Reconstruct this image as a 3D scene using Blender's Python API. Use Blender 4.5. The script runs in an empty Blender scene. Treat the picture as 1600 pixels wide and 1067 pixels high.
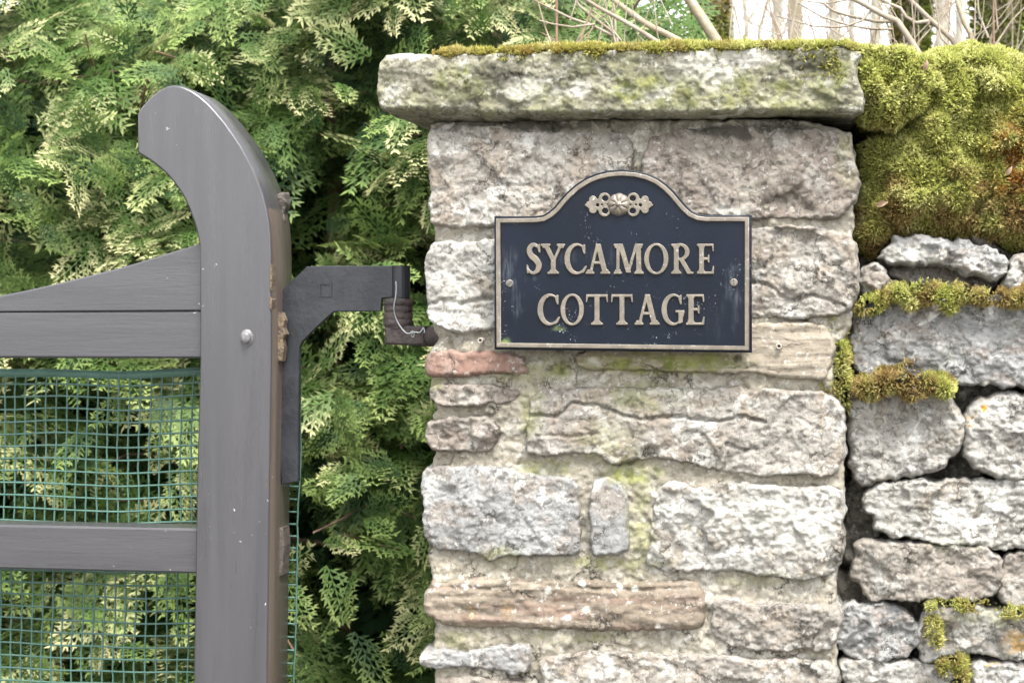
import bpy, math, random
import numpy as np
from mathutils import Vector, Matrix
from mathutils.geometry import delaunay_2d_cdt

# ------------------------------------------------------------------ camera, world, sun, exposure
SC = bpy.context.scene
COL = SC.collection
YAW = math.radians(10.0)
TANH = 0.296                       # half-width tangent of the lens
DIST = 2.30                        # camera to the pillar's front face (y = 0)
CAM_Z = 1.20
FWD = np.array([-math.sin(YAW), math.cos(YAW), 0.0])
RIGHT = np.array([math.cos(YAW), math.sin(YAW), 0.0])
UP = np.array([0.0, 0.0, 1.0])

def ray(x, y):
    x = np.asarray(x, float); y = np.asarray(y, float)
    u = (x - 800.0) / 800.0 * TANH
    v = (533.5 - y) / 800.0 * TANH
    return FWD + u[..., None] * RIGHT + v[..., None] * UP

_d = ray(972.0, 440.0)
CAM = np.array([-_d[0] / _d[1] * DIST, -DIST, CAM_Z])      # the sign hangs at x = 0

def pix(x, y, Y=0.0):
    d = ray(x, y)
    t = (np.asarray(Y, float) - CAM[1]) / d[..., 1]
    return CAM + d * t[..., None]

def proj(P):
    q = np.asarray(P) - CAM
    f = q @ FWD
    return np.stack([800 + (q @ RIGHT) / f / TANH * 800, 533.5 - (q @ UP) / f / TANH * 800], -1)

cam = bpy.data.cameras.new('camera')
cam_o = bpy.data.objects.new('camera', cam)
COL.objects.link(cam_o)
cam_o.location = CAM
cam_o.rotation_euler = (math.radians(90), 0, YAW)
cam.sensor_width = 36
cam.lens = 18.0 / TANH
cam.clip_start = 0.05
cam.clip_end = 3000
cam.dof.use_dof = True
cam.dof.focus_distance = 2.32
cam.dof.aperture_fstop = 9.0
SC.camera = cam_o

TO_SUN = Vector((0.22, -0.42, 0.88)).normalized()
world = bpy.data.worlds.new('World')
SC.world = world
world.use_nodes = True
wn = world.node_tree
bg = wn.nodes['Background']
sky = wn.nodes.new('ShaderNodeTexSky')
sky.sky_type = 'NISHITA'
sky.sun_disc = False
sky.sun_elevation = math.asin(TO_SUN.z)
sky.sun_rotation = math.atan2(TO_SUN.x, TO_SUN.y)
sky.air_density = 1.0
sky.dust_density = 1.2
hs = wn.nodes.new('ShaderNodeHueSaturation')
hs.inputs['Saturation'].default_value = 0.14              # thin bright cloud
wn.links.new(sky.outputs[0], hs.inputs['Color'])
wn.links.new(hs.outputs[0], bg.inputs[0])
bg.inputs[1].default_value = 0.095

sun = bpy.data.lights.new('sun', 'SUN')
sun.energy = 1.5
sun.angle = math.radians(26)
sun.color = (1.0, 0.97, 0.93)
sun_o = bpy.data.objects.new('sun', sun)
COL.objects.link(sun_o)
sun_o.rotation_euler = TO_SUN.to_track_quat('Z', 'Y').to_euler()
sun_o.location = (2, -4, 6)

SC.view_settings.view_transform = 'Standard'
SC.view_settings.look = 'None'
SC.view_settings.gamma = 1
SC.view_settings.use_curve_mapping = False
SC.view_settings.exposure = 2.62
SC.render.engine = 'CYCLES'
SC.cycles.use_denoising = True
SC.cycles.max_bounces = 6
SC.cycles.diffuse_bounces = 3
SC.cycles.glossy_bounces = 2
SC.cycles.transmission_bounces = 2
SC.cycles.use_adaptive_sampling = True
SC.cycles.adaptive_threshold = 0.02

# ------------------------------------------------------------------ noise
def _hash(ix, iy, iz, s):
    h = (ix * 374761393 + iy * 668265263 + iz * 2147483647 + s * 1274126177) & 0xFFFFFFFF
    h = ((h ^ (h >> 13)) * 1274126177) & 0xFFFFFFFF
    return h ^ (h >> 16)

_G = np.array([[1, 1, 0], [-1, 1, 0], [1, -1, 0], [-1, -1, 0], [1, 0, 1], [-1, 0, 1], [1, 0, -1], [-1, 0, -1],
               [0, 1, 1], [0, -1, 1], [0, 1, -1], [0, -1, -1], [1, 1, 0], [-1, 1, 0], [0, -1, 1], [0, -1, -1]], float)

def perlin(x, y, z=0.0, s=0):
    x, y, z = np.broadcast_arrays(np.asarray(x, float), np.asarray(y, float), np.asarray(z, float))
    ix, iy, iz = np.floor(x).astype(np.int64), np.floor(y).astype(np.int64), np.floor(z).astype(np.int64)
    fx, fy, fz = x - ix, y - iy, z - iz
    f = lambda t: t * t * t * (t * (t * 6 - 15) + 10)
    u, v, w = f(fx), f(fy), f(fz)
    def g(a, b, c):
        k = _G[_hash(ix + a, iy + b, iz + c, s) & 15]
        return k[..., 0] * (fx - a) + k[..., 1] * (fy - b) + k[..., 2] * (fz - c)
    l = lambda a, b, t: a + (b - a) * t
    return l(l(l(g(0, 0, 0), g(1, 0, 0), u), l(g(0, 1, 0), g(1, 1, 0), u), v),
             l(l(g(0, 0, 1), g(1, 0, 1), u), l(g(0, 1, 1), g(1, 1, 1), u), v), w)

def fbm(x, y, z=0.0, s=0, o=4, gain=0.5):
    r = 0; a = 1.0; k = 1.0
    for i in range(o):
        r = r + a * perlin(x * k, y * k, z * k, s + i * 7)
        a *= gain; k *= 2.03
    return r

def sstep(a, b, x):
    t = np.clip((x - a) / (b - a), 0, 1)
    return t * t * (3 - 2 * t)

# ------------------------------------------------------------------ scene helpers
def thing(name, label, cat, loc=(0, 0, 0), group=None):
    o = bpy.data.objects.new(name, None)
    COL.objects.link(o)
    o.location = loc
    o.empty_display_size = 0.05
    o['label'] = label; o['category'] = cat
    if group: o['group'] = group
    return o

def tag(o, label, cat, group=None, kind=None):
    o['label'] = label; o['category'] = cat
    if group: o['group'] = group
    if kind: o['kind'] = kind
    return o

def mesh_np(name, V, F, attrs=None, smooth=True):
    """V (n,3); F a list of index arrays, each (m,3) or (m,4)."""
    me = bpy.data.meshes.new(name)
    V = np.asarray(V, np.float32)
    if not isinstance(F, (list, tuple)): F = [F]
    F = [np.asarray(f, np.int32) for f in F if len(f)]
    me.vertices.add(len(V)); me.vertices.foreach_set('co', V.ravel())
    loops = np.concatenate([f.ravel() for f in F])
    cnt = np.concatenate([np.full(len(f), f.shape[1], np.int32) for f in F])
    st = np.concatenate([[0], np.cumsum(cnt)[:-1]]).astype(np.int32)
    me.loops.add(len(loops)); me.loops.foreach_set('vertex_index', loops)
    me.polygons.add(len(cnt)); me.polygons.foreach_set('loop_start', st); me.polygons.foreach_set('loop_total', cnt)
    me.polygons.foreach_set('use_smooth', np.full(len(cnt), smooth, bool))
    for k, a in (attrs or {}).items():
        at = me.attributes.new(k, 'FLOAT', 'POINT')
        at.data.foreach_set('value', np.asarray(a, np.float32))
    me.update(calc_edges=True)
    me.validate()
    return me

def link(name, me, mat, parent=None, origin=None):
    """link a mesh given in world coordinates; its origin goes to its middle."""
    o = bpy.data.objects.new(name, me)
    COL.objects.link(o)
    if origin is None:
        n = len(me.vertices); co = np.empty(n * 3, np.float32); me.vertices.foreach_get('co', co)
        co = co.reshape(-1, 3); origin = (co.min(0) + co.max(0)) / 2
    origin = np.asarray(origin, float)
    me.transform(Matrix.Translation(-Vector(origin)))
    if mat is not None: me.materials.append(mat)
    o.location = Vector(origin)
    if parent is not None:
        o.parent = parent
        o.location = Vector(origin) - world_loc(parent)
    return o

def world_loc(o):
    v = Vector((0, 0, 0))
    while o is not None:
        v += o.location; o = o.parent
    return v

class MB:
    def __init__(s): s.V = []; s.F3 = []; s.F4 = []; s.n = 0; s.A = {}
    def add(s, V, F, **attrs):
        V = np.asarray(V, float)
        F = np.asarray(F, np.int64) + s.n
        (s.F3 if F.shape[1] == 3 else s.F4).append(F)
        s.V.append(V); s.n += len(V)
        for k, a in attrs.items(): s.A.setdefault(k, []).append(np.broadcast_to(np.asarray(a, float), (len(V),)))
    def mesh(s, name, smooth=True):
        F = []
        if s.F3: F.append(np.concatenate(s.F3))
        if s.F4: F.append(np.concatenate(s.F4))
        return mesh_np(name, np.concatenate(s.V), F, {k: np.concatenate(a) for k, a in s.A.items()}, smooth)
    def tube(s, pts, rad, seg=6, cap=True, **attrs):
        pts = np.asarray(pts, float); n = len(pts)
        rad = np.broadcast_to(np.asarray(rad, float), (n,))
        T = np.gradient(pts, axis=0); T /= np.linalg.norm(T, axis=1)[:, None] + 1e-12
        ref = np.array([0, 1.0, 0.13]) if abs(T[:, 1]).mean() < 0.8 else np.array([1.0, 0, 0.1])
        A = np.cross(T, ref); A /= np.linalg.norm(A, axis=1)[:, None]
        B = np.cross(T, A)
        th = np.arange(seg) / seg * 2 * math.pi
        V = pts[:, None] + rad[:, None, None] * (np.cos(th)[None, :, None] * A[:, None] + np.sin(th)[None, :, None] * B[:, None])
        V = V.reshape(-1, 3)
        i = np.arange(n - 1)[:, None] * seg; j = np.arange(seg)[None]; j2 = (j + 1) % seg
        F = np.stack([i + j, i + j2, i + seg + j2, i + seg + j], -1).reshape(-1, 4)
        s.add(V, F, **attrs)
        if cap:
            for k, base in ((0, 0), (n - 1, (n - 1) * seg)):
                c = np.vstack([V[base:base + seg], pts[k]])
                jj = np.arange(seg); F3 = np.stack([jj, (jj + 1) % seg, np.full(seg, seg)], -1)
                s.add(c, F3 if k else F3[:, ::-1], **attrs)
    def box(s, lo, hi, **attrs):
        (x0, y0, z0), (x1, y1, z1) = lo, hi
        V = [(x0, y0, z0), (x1, y0, z0), (x1, y1, z0), (x0, y1, z0), (x0, y0, z1), (x1, y0, z1), (x1, y1, z1), (x0, y1, z1)]
        s.add(V, [(0, 3, 2, 1), (4, 5, 6, 7), (0, 1, 5, 4), (1, 2, 6, 5), (2, 3, 7, 6), (3, 0, 4, 7)], **attrs)

def prism(name, poly, y0, y1, mat, parent=None, bev=0.003, smooth=False):
    """poly (n,2) of world x,z; front at y0, back at y1, chamfered edges."""
    P = np.asarray(poly, float)
    if np.sum(P[:, 0] * np.roll(P[:, 1], -1) - np.roll(P[:, 0], -1) * P[:, 1]) < 0: P = P[::-1]
    e = np.roll(P, -1, 0) - P; e /= np.linalg.norm(e, axis=1)[:, None]
    nrm = np.stack([-e[:, 1], e[:, 0]], -1); pn = np.roll(nrm, 1, 0)
    m = nrm + pn; m /= np.maximum((m * nrm).sum(1), 0.3)[:, None]
    Q = P + m * bev; n = len(P)
    mk = lambda p, y: [(a, y, b) for a, b in p]
    V = mk(Q, y0) + mk(P, y0 + bev) + mk(P, y1 - bev) + mk(Q, y1)
    F = [list(range(n)), list(range(4 * n - 1, 3 * n - 1, -1))]
    for r in range(3):
        for i in range(n):
            j = (i + 1) % n
            F.append([r * n + j, r * n + i, (r + 1) * n + i, (r + 1) * n + j])
    me = bpy.data.meshes.new(name); me.from_pydata(V, [], F); me.update()
    if smooth:
        ee = P[np.r_[1:n, 0]] - P
        for k, p in enumerate(me.polygons):
            p.use_smooth = k >= 2
    return link(name, me, mat, parent)

# ------------------------------------------------------------------ materials
def mat_new(name):
    m = bpy.data.materials.new(name); m.use_nodes = True
    nt = m.node_tree
    return m, nt, nt.nodes['Principled BSDF']

class NT:
    def __init__(s, nt): s.t = nt
    def n(s, typ, **kw):
        x = s.t.nodes.new('ShaderNode' + typ)
        for k, v in kw.items(): setattr(x, k, v)
        return x
    def l(s, a, b): s.t.links.new(a, b)
    def pos(s): return s.n('NewGeometry').outputs['Position']
    def noise(s, scale, detail=4, rough=0.55, vec=None, dist=0.0):
        x = s.n('TexNoise'); x.inputs['Scale'].default_value = scale; x.inputs['Detail'].default_value = detail
        x.inputs['Roughness'].default_value = rough; x.inputs['Distortion'].default_value = dist
        s.l(vec if vec is not None else s.pos(), x.inputs['Vector'])
        return x.outputs[0]
    def map(s, vec, scale=(1, 1, 1), loc=(0, 0, 0)):
        x = s.n('Mapping'); x.inputs['Scale'].default_value = scale; x.inputs['Location'].default_value = loc
        s.l(vec, x.inputs['Vector']); return x.outputs[0]
    def ramp(s, f, a, b, lo=0.0, hi=1.0):
        x = s.n('MapRange', interpolation_type='SMOOTHSTEP')
        x.inputs[1].default_value = a; x.inputs[2].default_value = b; x.inputs[3].default_value = lo; x.inputs[4].default_value = hi
        s.l(f, x.inputs[0]); return x.outputs[0]
    def math(s, op, a, b=None):
        x = s.n('Math', operation=op)
        for i, v in enumerate((a, b)):
            if v is None: continue
            if isinstance(v, (int, float)): x.inputs[i].default_value = v
            else: s.l(v, x.inputs[i])
        return x.outputs[0]
    def mix(s, f, a, b, mode='MIX'):
        x = s.n('Mix', data_type='RGBA', blend_type=mode)
        for i, v in ((0, f), (6, a), (7, b)):
            if isinstance(v, (int, float)): x.inputs[i].default_value = v
            elif isinstance(v, tuple): x.inputs[i].default_value = (*v, 1)
            else: s.l(v, x.inputs[i])
        return x.outputs[2]
    def attr(s, name):
        return s.n('Attribute', attribute_name=name).outputs['Fac']
    def bump(s, h, dist, strength=1.0, nrm=None):
        x = s.n('Bump'); x.inputs['Distance'].default_value = dist; x.inputs['Strength'].default_value = strength
        s.l(h, x.inputs['Height'])
        if nrm is not None: s.l(nrm, x.inputs['Normal'])
        return x.outputs[0]

def stone_mat(name, A, B, C, white=0.5, stretch=None, dark=(0.060, 0.050, 0.040), bumpk=1.0, speck=0.55):
    m, nt, bs = mat_new(name); g = NT(nt)
    off = (sum(map(ord, name)) % 97) * 0.37
    p = g.map(g.pos(), loc=(off, off * .3, -off))
    if stretch: q = g.map(p, scale=stretch)
    else: q = p
    c = g.mix(g.ramp(g.noise(9, 6, .68, q, 0.6), .40, .60), A, B)
    c = g.mix(g.ramp(g.noise(17, 5, .65, g.map(q, loc=(3, 1, 8)), 0.5), .50, .60, 0, .9), c, C)
    # pale mineral bloom / crustose lichen
    w = g.ramp(g.noise(20, 6, .68, g.map(p, loc=(7, 2, 1)), .8), .54, .62, 0, white)
    c = g.mix(w, c, (.70, .69, .66))
    # grime caught in pits, a fine speckle
    sp = g.ramp(g.noise(105, 4, .68, p, .8), .525, .62, 0, speck * .9)
    c = g.mix(sp, c, dark)
    sp2 = g.ramp(g.noise(36, 6, .66, g.map(q, loc=(1, 5, 2)), 1.2), .54, .63, 0, speck * .75)
    c = g.mix(sp2, c, dark)
    vo = g.n('TexVoronoi', feature='DISTANCE_TO_EDGE'); vo.inputs['Scale'].default_value = 15
    dn = g.n('TexNoise'); dn.inputs['Scale'].default_value = 26; dn.inputs['Detail'].default_value = 6; dn.inputs['Roughness'].default_value = .7; g.l(p, dn.inputs['Vector'])
    va = g.n('VectorMath', operation='MULTIPLY_ADD'); g.l(dn.outputs['Color'], va.inputs[0]); va.inputs[1].default_value = (.09, .09, .09); g.l(q, va.inputs[2]); g.l(va.outputs[0], vo.inputs['Vector'])
    ck = g.math('MULTIPLY', g.ramp(vo.outputs['Distance'], .008, .035, 1, 0), g.ramp(g.noise(13, 3, .6, g.map(p, loc=(2, 9, 4))), .50, .62, 0, .75))
    c = g.mix(ck, c, tuple(v * .7 for v in dark))
    sp3 = g.ramp(g.noise(120, 3, .6, g.map(p, loc=(4, 5, 9))), .60, .67, 0, .6)
    c = g.mix(sp3, c, (.62, .61, .58))
    # algae (green), dark stain, spots, orange: painted per vertex where they grow
    al = g.math('MULTIPLY', g.attr('algae'), g.ramp(g.noise(38, 6, .7, p), .36, .60, .1, 1))
    c = g.mix(al, c, g.mix(g.ramp(g.noise(60, 4, .6, p), .4, .6), (.17, .19, .045), (.27, .28, .10)))
    ds = g.math('MULTIPLY', g.attr('stain'), g.ramp(g.noise(34, 5, .64, p, .8), .36, .52, .0, .85))
    c = g.mix(ds, c, (.050, .048, .036))
    c = g.mix(g.math('MULTIPLY', g.attr('spot'), g.ramp(g.noise(60, 5, .7, p), .34, .5, .15, 1)), c, (.74, .72, .66))
    c = g.mix(g.math('MULTIPLY', g.attr('orange'), g.ramp(g.noise(90, 4, .6, p), .40, .55, .0, 1)), c, (.62, .36, .06))
    c = g.mix(1.0, c, (.84, .835, .81), 'MULTIPLY')
    g.l(c, bs.inputs['Base Color'])
    bs.inputs['Roughness'].default_value = 0.95
    bs.inputs['Specular IOR Level'].default_value = 0.25
    b1 = g.bump(g.noise(44 + off * .9, 9, .78, q, .5), .010, .42 * bumpk)
    b1 = g.bump(g.math('MULTIPLY', ck, -1.0), .004, .8, b1)
    b2 = g.bump(g.noise(240, 6, .8, p), .006, .7 * bumpk, b1)
    g.l(b2, bs.inputs['Normal'])
    return m

M = {}
M['grey'] = stone_mat('grey_limestone', (.43, .405, .37), (.32, .295, .265), (.36, .31, .26), white=.65)
M['pale'] = stone_mat('pale_limestone', (.50, .49, .465), (.40, .385, .36), (.35, .315, .27), white=.8, speck=.55)
M['blue'] = stone_mat('blue_grey_limestone', (.40, .40, .40), (.30, .30, .30), (.34, .305, .275), white=.8)
M['warm'] = stone_mat('warm_grey_sandstone', (.34, .30, .265), (.26, .22, .19), (.40, .365, .32), white=.35, bumpk=1.15)
M['dry'] = stone_mat('weathered_grey_wallstone', (.44, .43, .405), (.35, .34, .315), (.31, .275, .235), white=.8, speck=.6, bumpk=.85)
M['dry2'] = stone_mat('cool_grey_wallstone', (.41, .41, .41), (.32, .32, .32), (.35, .31, .285), white=.85, speck=.5, stretch=(.6, 1, 1.3))
M['dry3'] = stone_mat('pinkish_wallstone', (.38, .345, .305), (.30, .26, .225), (.41, .39, .36), white=.6, speck=.5, bumpk=1.1)
M['red'] = stone_mat('red_sandstone', (.33, .205, .165), (.27, .175, .145), (.36, .26, .22), white=.12, speck=.4, bumpk=.8)
M['brown'] = stone_mat('banded_sandstone', (.25, .205, .16), (.32, .27, .215), (.27, .195, .155), white=.1, stretch=(.25, 1, 2.2), speck=.35, bumpk=.7)
M['plank'] = stone_mat('bedded_sandstone', (.36, .31, .25), (.25, .21, .165), (.42, .37, .30), white=.15, stretch=(.12, 1, 3.5), speck=.35, bumpk=.8)
M['coping'] = stone_mat('lichened_gritstone', (.34, .325, .255), (.25, .24, .18), (.28, .275, .18), white=.55, dark=(.055, .054, .036), speck=.62, bumpk=.85)
M['mortar'] = stone_mat('lime_mortar', (.38, .345, .28), (.31, .285, .235), (.42, .39, .33), white=.35, speck=.42, bumpk=.7)
M['core'] = stone_mat('wall_hearting', (.25, .23, .195), (.17, .155, .13), (.24, .22, .19), white=.15)

def paint_mat(name, base, base2, rough, grain=(1, 1, 1), fleck=.25):
    m, nt, bs = mat_new(name); g = NT(nt)
    p = g.pos(); q = g.map(p, scale=grain)
    c = g.mix(g.ramp(g.noise(6, 4, .6, q), .35, .65), base, base2)
    c = g.mix(g.ramp(g.noise(60, 5, .6, q), .5, .75, 0, .25), c, tuple(v * 1.4 for v in base))
    c = g.mix(g.math('MULTIPLY', g.ramp(g.noise(150, 2, .5, g.map(p, loc=(3, 3, 3))), .735, .76, 0, .8), g.ramp(g.noise(7, 3, .5), .5, .6)), c, (.5, .49, .47))
    c = g.mix(g.ramp(g.noise(11, 6, .75, g.map(p, loc=(8, 3, 1))), .66, .74, 0, fleck), c, (.30, .25, .19))
    g.l(c, bs.inputs['Base Color'])
    g.l(g.ramp(g.noise(14, 4, .6, q), .3, .7, rough - .08, rough + .12), bs.inputs['Roughness'])
    bs.inputs['Specular IOR Level'].default_value = .5
    bs.inputs['Coat Weight'].default_value = .55
    bs.inputs['Coat Roughness'].default_value = .28
    b = g.bump(g.noise(55, 7, .7, q), .0025, .2)
    g.l(g.bump(g.noise(9, 3, .5, g.map(p, loc=(2, 2, 2))), .004, .12, b), bs.inputs['Normal'])
    return m
M['paint_v'] = paint_mat('weathered_brown_grey_paint', (.040, .039, .043), (.050, .048, .053), .33, (5, 5, .35))
M['paint_h'] = paint_mat('weathered_brown_grey_paint_on_rail', (.040, .039, .043), (.050, .048, .053), .33, (.35, 5, 5))
M['paint_side'] = paint_mat('worn_brown_paint', (.070, .050, .040), (.10, .08, .066), .5, (7, 7, .3), .6)

def simple(name, c1, c2, rough, metal=0.0, scale=40, bump=.001, bstr=.3, c3=None, t3=(.6, .7), spec=.5):
    m, nt, bs = mat_new(name); g = NT(nt)
    c = g.mix(g.ramp(g.noise(scale, 5, .65), .38, .62), c1, c2)
    if c3: c = g.mix(g.ramp(g.noise(scale * 2.3, 5, .7, g.map(g.pos(), loc=(4, 4, 4))), *t3), c, c3)
    g.l(c, bs.inputs['Base Color'])
    bs.inputs['Roughness'].default_value = rough; bs.inputs['Metallic'].default_value = metal
    bs.inputs['Specular IOR Level'].default_value = spec
    g.l(g.bump(g.noise(scale * 4, 5, .6), bump, bstr), bs.inputs['Normal'])
    return m
M['iron'] = simple('black_painted_iron', (.010, .011, .014), (.018, .020, .025), .42, 0, 30, .002, .35, (.16, .16, .17), (.70, .80))
M['rust'] = simple('rusted_iron', (.036, .030, .029), (.060, .044, .040), .7, 0, 60, .003, .8, (.10, .095, .095), (.58, .72))
M['wire'] = simple('galvanised_wire', (.45, .47, .49), (.32, .34, .36), .4, .6, 80)
M['steel'] = simple('painted_bolt', (.09, .088, .092), (.16, .155, .155), .42, 0, 90, .001, .3)
M['rawwood'] = simple('split_bare_wood', (.155, .115, .072), (.095, .07, .047), .85, 0, 60, .004, .9, (.05, .036, .027), (.5, .6))
M['net'] = simple('green_plastic_net', (.055, .125, .098), (.075, .16, .125), .45, 0, 25, .001, .1)
M['brass'] = simple('dull_brass', (.175, .150, .118), (.13, .112, .088), .45, .25, 70, .0006, .3, (.46, .44, .41), (.58, .70))
M['bark'] = simple('pale_smooth_bark', (.30, .25, .17), (.22, .18, .12), .9, 0, 12, .006, .6, (.34, .31, .24), (.52, .62))
M['farbark'] = simple('grey_pink_bark', (.30, .275, .23), (.23, .21, .17), .95, 0, 6, .01, .6, (.33, .32, .26), (.5, .6))
M['twig'] = simple('grey_brown_twig', (.30, .255, .20), (.22, .175, .13), .85, 0, 30, .002, .4)
M['redtwig'] = simple('reddish_twig', (.25, .16, .11), (.19, .12, .085), .85, 0, 30, .002, .4)
M['deadleaf'] = simple('dead_leaf', (.30, .19, .12), (.38, .27, .19), .85, 0, 60)
M['plug'] = simple('grey_wall_plug', (.36, .32, .27), (.28, .25, .21), .8, 0, 90)
M['screw'] = simple('tarnished_screw', (.17, .15, .13), (.11, .10, .09), .5, .3, 120)
M['wornwood'] = simple('dark_worn_wood', (.085, .07, .058), (.05, .042, .036), .8, 0, 50, .004, .9, (.15, .13, .11), (.58, .68))
M['dark'] = simple('dark_hole_lining', (.02, .02, .02), (.03, .028, .025), .95, 0, 60)
M['ground'] = simple('gravel_and_earth', (.12, .11, .10), (.085, .08, .07), .95, 0, 3, .02, .8, (.10, .13, .05), (.55, .65))
M['grass'] = simple('rough_grass', (.07, .10, .03), (.11, .13, .05), .95, 0, 2, .05, .8)

# sign enamel: near-black blue, scuffed and spotted
m, nt, bs = mat_new('navy_sign_enamel'); g = NT(nt)
c = g.mix(g.ramp(g.noise(9, 4), .35, .65), (.0030, .0055, .0112), (.0046, .0080, .0160))
c = g.mix(g.ramp(g.noise(230, 2, .5), .765, .78, 0, .5), c, (.28, .30, .32))
c = g.mix(g.math('MULTIPLY', g.ramp(g.noise(420, 2, .5, g.map(g.pos(), loc=(1, 2, 3))), .64, .70), g.ramp(g.noise(17, 4, .7), .55, .66, 0, .7)), c, (.42, .46, .50))
sc = g.map(g.pos(), scale=(60, 60, 9))
c = g.mix(g.math('MULTIPLY', g.attr('scuff'), g.ramp(g.noise(3.2, 6, .7, sc), .42, .72, 0, .5)), c, (.11, .125, .145))
c = g.mix(g.math('MULTIPLY', g.attr('algae'), g.ramp(g.noise(90, 4, .6), .35, .55)), c, (.15, .19, .07))
g.l(c, bs.inputs['Base Color'])
g.l(g.ramp(g.noise(20, 4, .6), .3, .7, .30, .48), bs.inputs['Roughness'])
bs.inputs['Specular IOR Level'].default_value = .18
g.l(g.bump(g.noise(300, 4, .6), .0006, .25), bs.inputs['Normal'])
M['enamel'] = m

def leaf_mat(name, deep, mid, tip, cream, trans=.25, moss=False):
    m, nt, bs = mat_new(name); g = NT(nt)
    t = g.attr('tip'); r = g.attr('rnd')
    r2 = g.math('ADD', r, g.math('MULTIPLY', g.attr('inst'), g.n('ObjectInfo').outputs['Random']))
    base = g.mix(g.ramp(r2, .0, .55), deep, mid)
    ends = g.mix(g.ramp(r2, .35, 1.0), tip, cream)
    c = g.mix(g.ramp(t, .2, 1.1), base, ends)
    if moss:
        c = g.mix(g.attr('brown'), c, g.mix(g.ramp(t, .1, 1), (.10, .065, .022), (.38, .26, .10)))
        c = g.mix(g.attr('orange'), c, (.34, .13, .015))
    g.l(c, bs.inputs['Base Color'])
    bs.inputs['Roughness'].default_value = .6
    bs.inputs['Specular IOR Level'].default_value = .3
    tr = g.n('BsdfTranslucent'); g.l(c, tr.inputs[0])
    mx = g.n('MixShader'); mx.inputs[0].default_value = trans
    g.l(bs.outputs[0], mx.inputs[1]); g.l(tr.outputs[0], mx.inputs[2])
    g.l(mx.outputs[0], nt.nodes['Material Output'].inputs['Surface'])
    return m
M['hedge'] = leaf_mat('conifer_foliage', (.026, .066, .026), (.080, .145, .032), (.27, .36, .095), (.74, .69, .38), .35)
M['moss'] = leaf_mat('moss', (.13, .145, .030), (.21, .23, .045), (.58, .60, .16), (.86, .83, .38), .35, True)
M['ivy'] = leaf_mat('dark_moss', (.05, .075, .012), (.09, .115, .02), (.22, .27, .05), (.42, .42, .10), .25, True)

# ------------------------------------------------------------------ stains in photograph coordinates (they belong to the stones)
ALGAE = [(1030, 567, 150, 20, 1.0), (860, 575, 40, 22, .8), (830, 640, 22, 50, .7), (950, 690, 60, 45, .45), (990, 740, 55, 28, .9),
         (1000, 620, 90, 30, .45), (960, 880, 110, 12, .6), (780, 870, 40, 22, .45), (1000, 830, 26, 90, .5), (860, 730, 60, 14, .6),
         (720, 1000, 60, 14, .45), (900, 995, 120, 10, .4), (680, 600, 20, 14, .6), (1180, 905, 90, 16, .3),
         (720, 130, 50, 32, .75), (860, 150, 60, 30, .6), (1000, 140, 70, 35, .9), (1100, 140, 120, 36, .75), (1240, 150, 90, 30, .8),
         (1290, 110, 45, 45, .8), (1325, 250, 22, 60, .4), (960, 105, 60, 24, .4), (1308, 600, 18, 20, .6), (1490, 850, 60, 10, .3),
         (1545, 965, 70, 20, .4), (800, 590, 60, 8, .5)]
STAIN = [(770, 115, 55, 24, .9), (1000, 105, 120, 26, .45), (1260, 100, 55, 22, .9), (1300, 150, 40, 24, .5), (830, 194, 190, 16, 1.0), (720, 196, 50, 10, .8), (700, 150, 60, 24, .4), (1180, 120, 60, 30, .5), (930, 160, 80, 18, .5), (740, 150, 40, 20, .6),
         (1180, 203, 150, 18, 1.0), (1000, 200, 90, 24, .7), (800, 940, 60, 26, .25), (870, 915, 170, 6, .5), (1000, 975, 100, 10, .4),
         (640, 120, 40, 30, .3), (1240, 300, 60, 30, .35), (950, 420, 20, 20, .2), (1180, 880, 60, 14, .25), (880, 130, 30, 24, .3)]
SPOT = [(710, 465, 30, 22, .5), (1140, 330, 35, 12, .9), (1100, 110, 60, 34, .5), (830, 140, 45, 25, .45), (905, 140, 24, 14, .6), (640, 88, 40, 12, .6),
        (720, 903, 5, 4, 1.6), (726, 917, 6, 5, 1.6), (856, 925, 6, 6, 1.1), (916, 952, 8, 7, .8), (888, 966, 6, 5, 1.6), (909, 912, 6, 5, 1.4),
        (968, 917, 5, 5, 1.4), (991, 920, 6, 5, 1.5), (1029, 978, 5, 4, 1.8), (1180, 800, 90, 50, .4), (1250, 830, 55, 50, .45), (1090, 78, 40, 10, .6),
        (1160, 90, 50, 22, .7), (1278, 76, 12, 8, .9), (960, 672, 40, 25, .25), (1540, 600, 8, 8, .7), (1410, 395, 50, 20, .6), (925, 566, 14, 7, .5)]
ORANGE = [(1326, 630, 5, 14, 1.6), (1538, 640, 8, 8, 1.1), (1516, 658, 9, 9, 1.0), (1585, 1005, 26, 20, .55), (1548, 1040, 14, 6, .8), (735, 955, 10, 22, .25),
          (795, 950, 10, 18, .2), (880, 1052, 6, 4, .2)]
def blobs(lst, x, y, sharp=False):
    r = np.zeros_like(x)
    wx = x + 9 * perlin(x / 17, y / 17, 3.1, 5); wy = y + 9 * perlin(x / 17, y / 17, 9.7, 6)
    for cx, cy, rx, ry, s in lst:
        k = 0.35 if rx < 10 else 1.0
        d = np.hypot((x + (wx - x) * k - cx) / rx, (y + (wy - y) * k - cy) / ry)
        r = np.maximum(r, s * (1 - sstep(.45, 1.15, d)))
    return np.clip(r, 0, 1)

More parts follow.
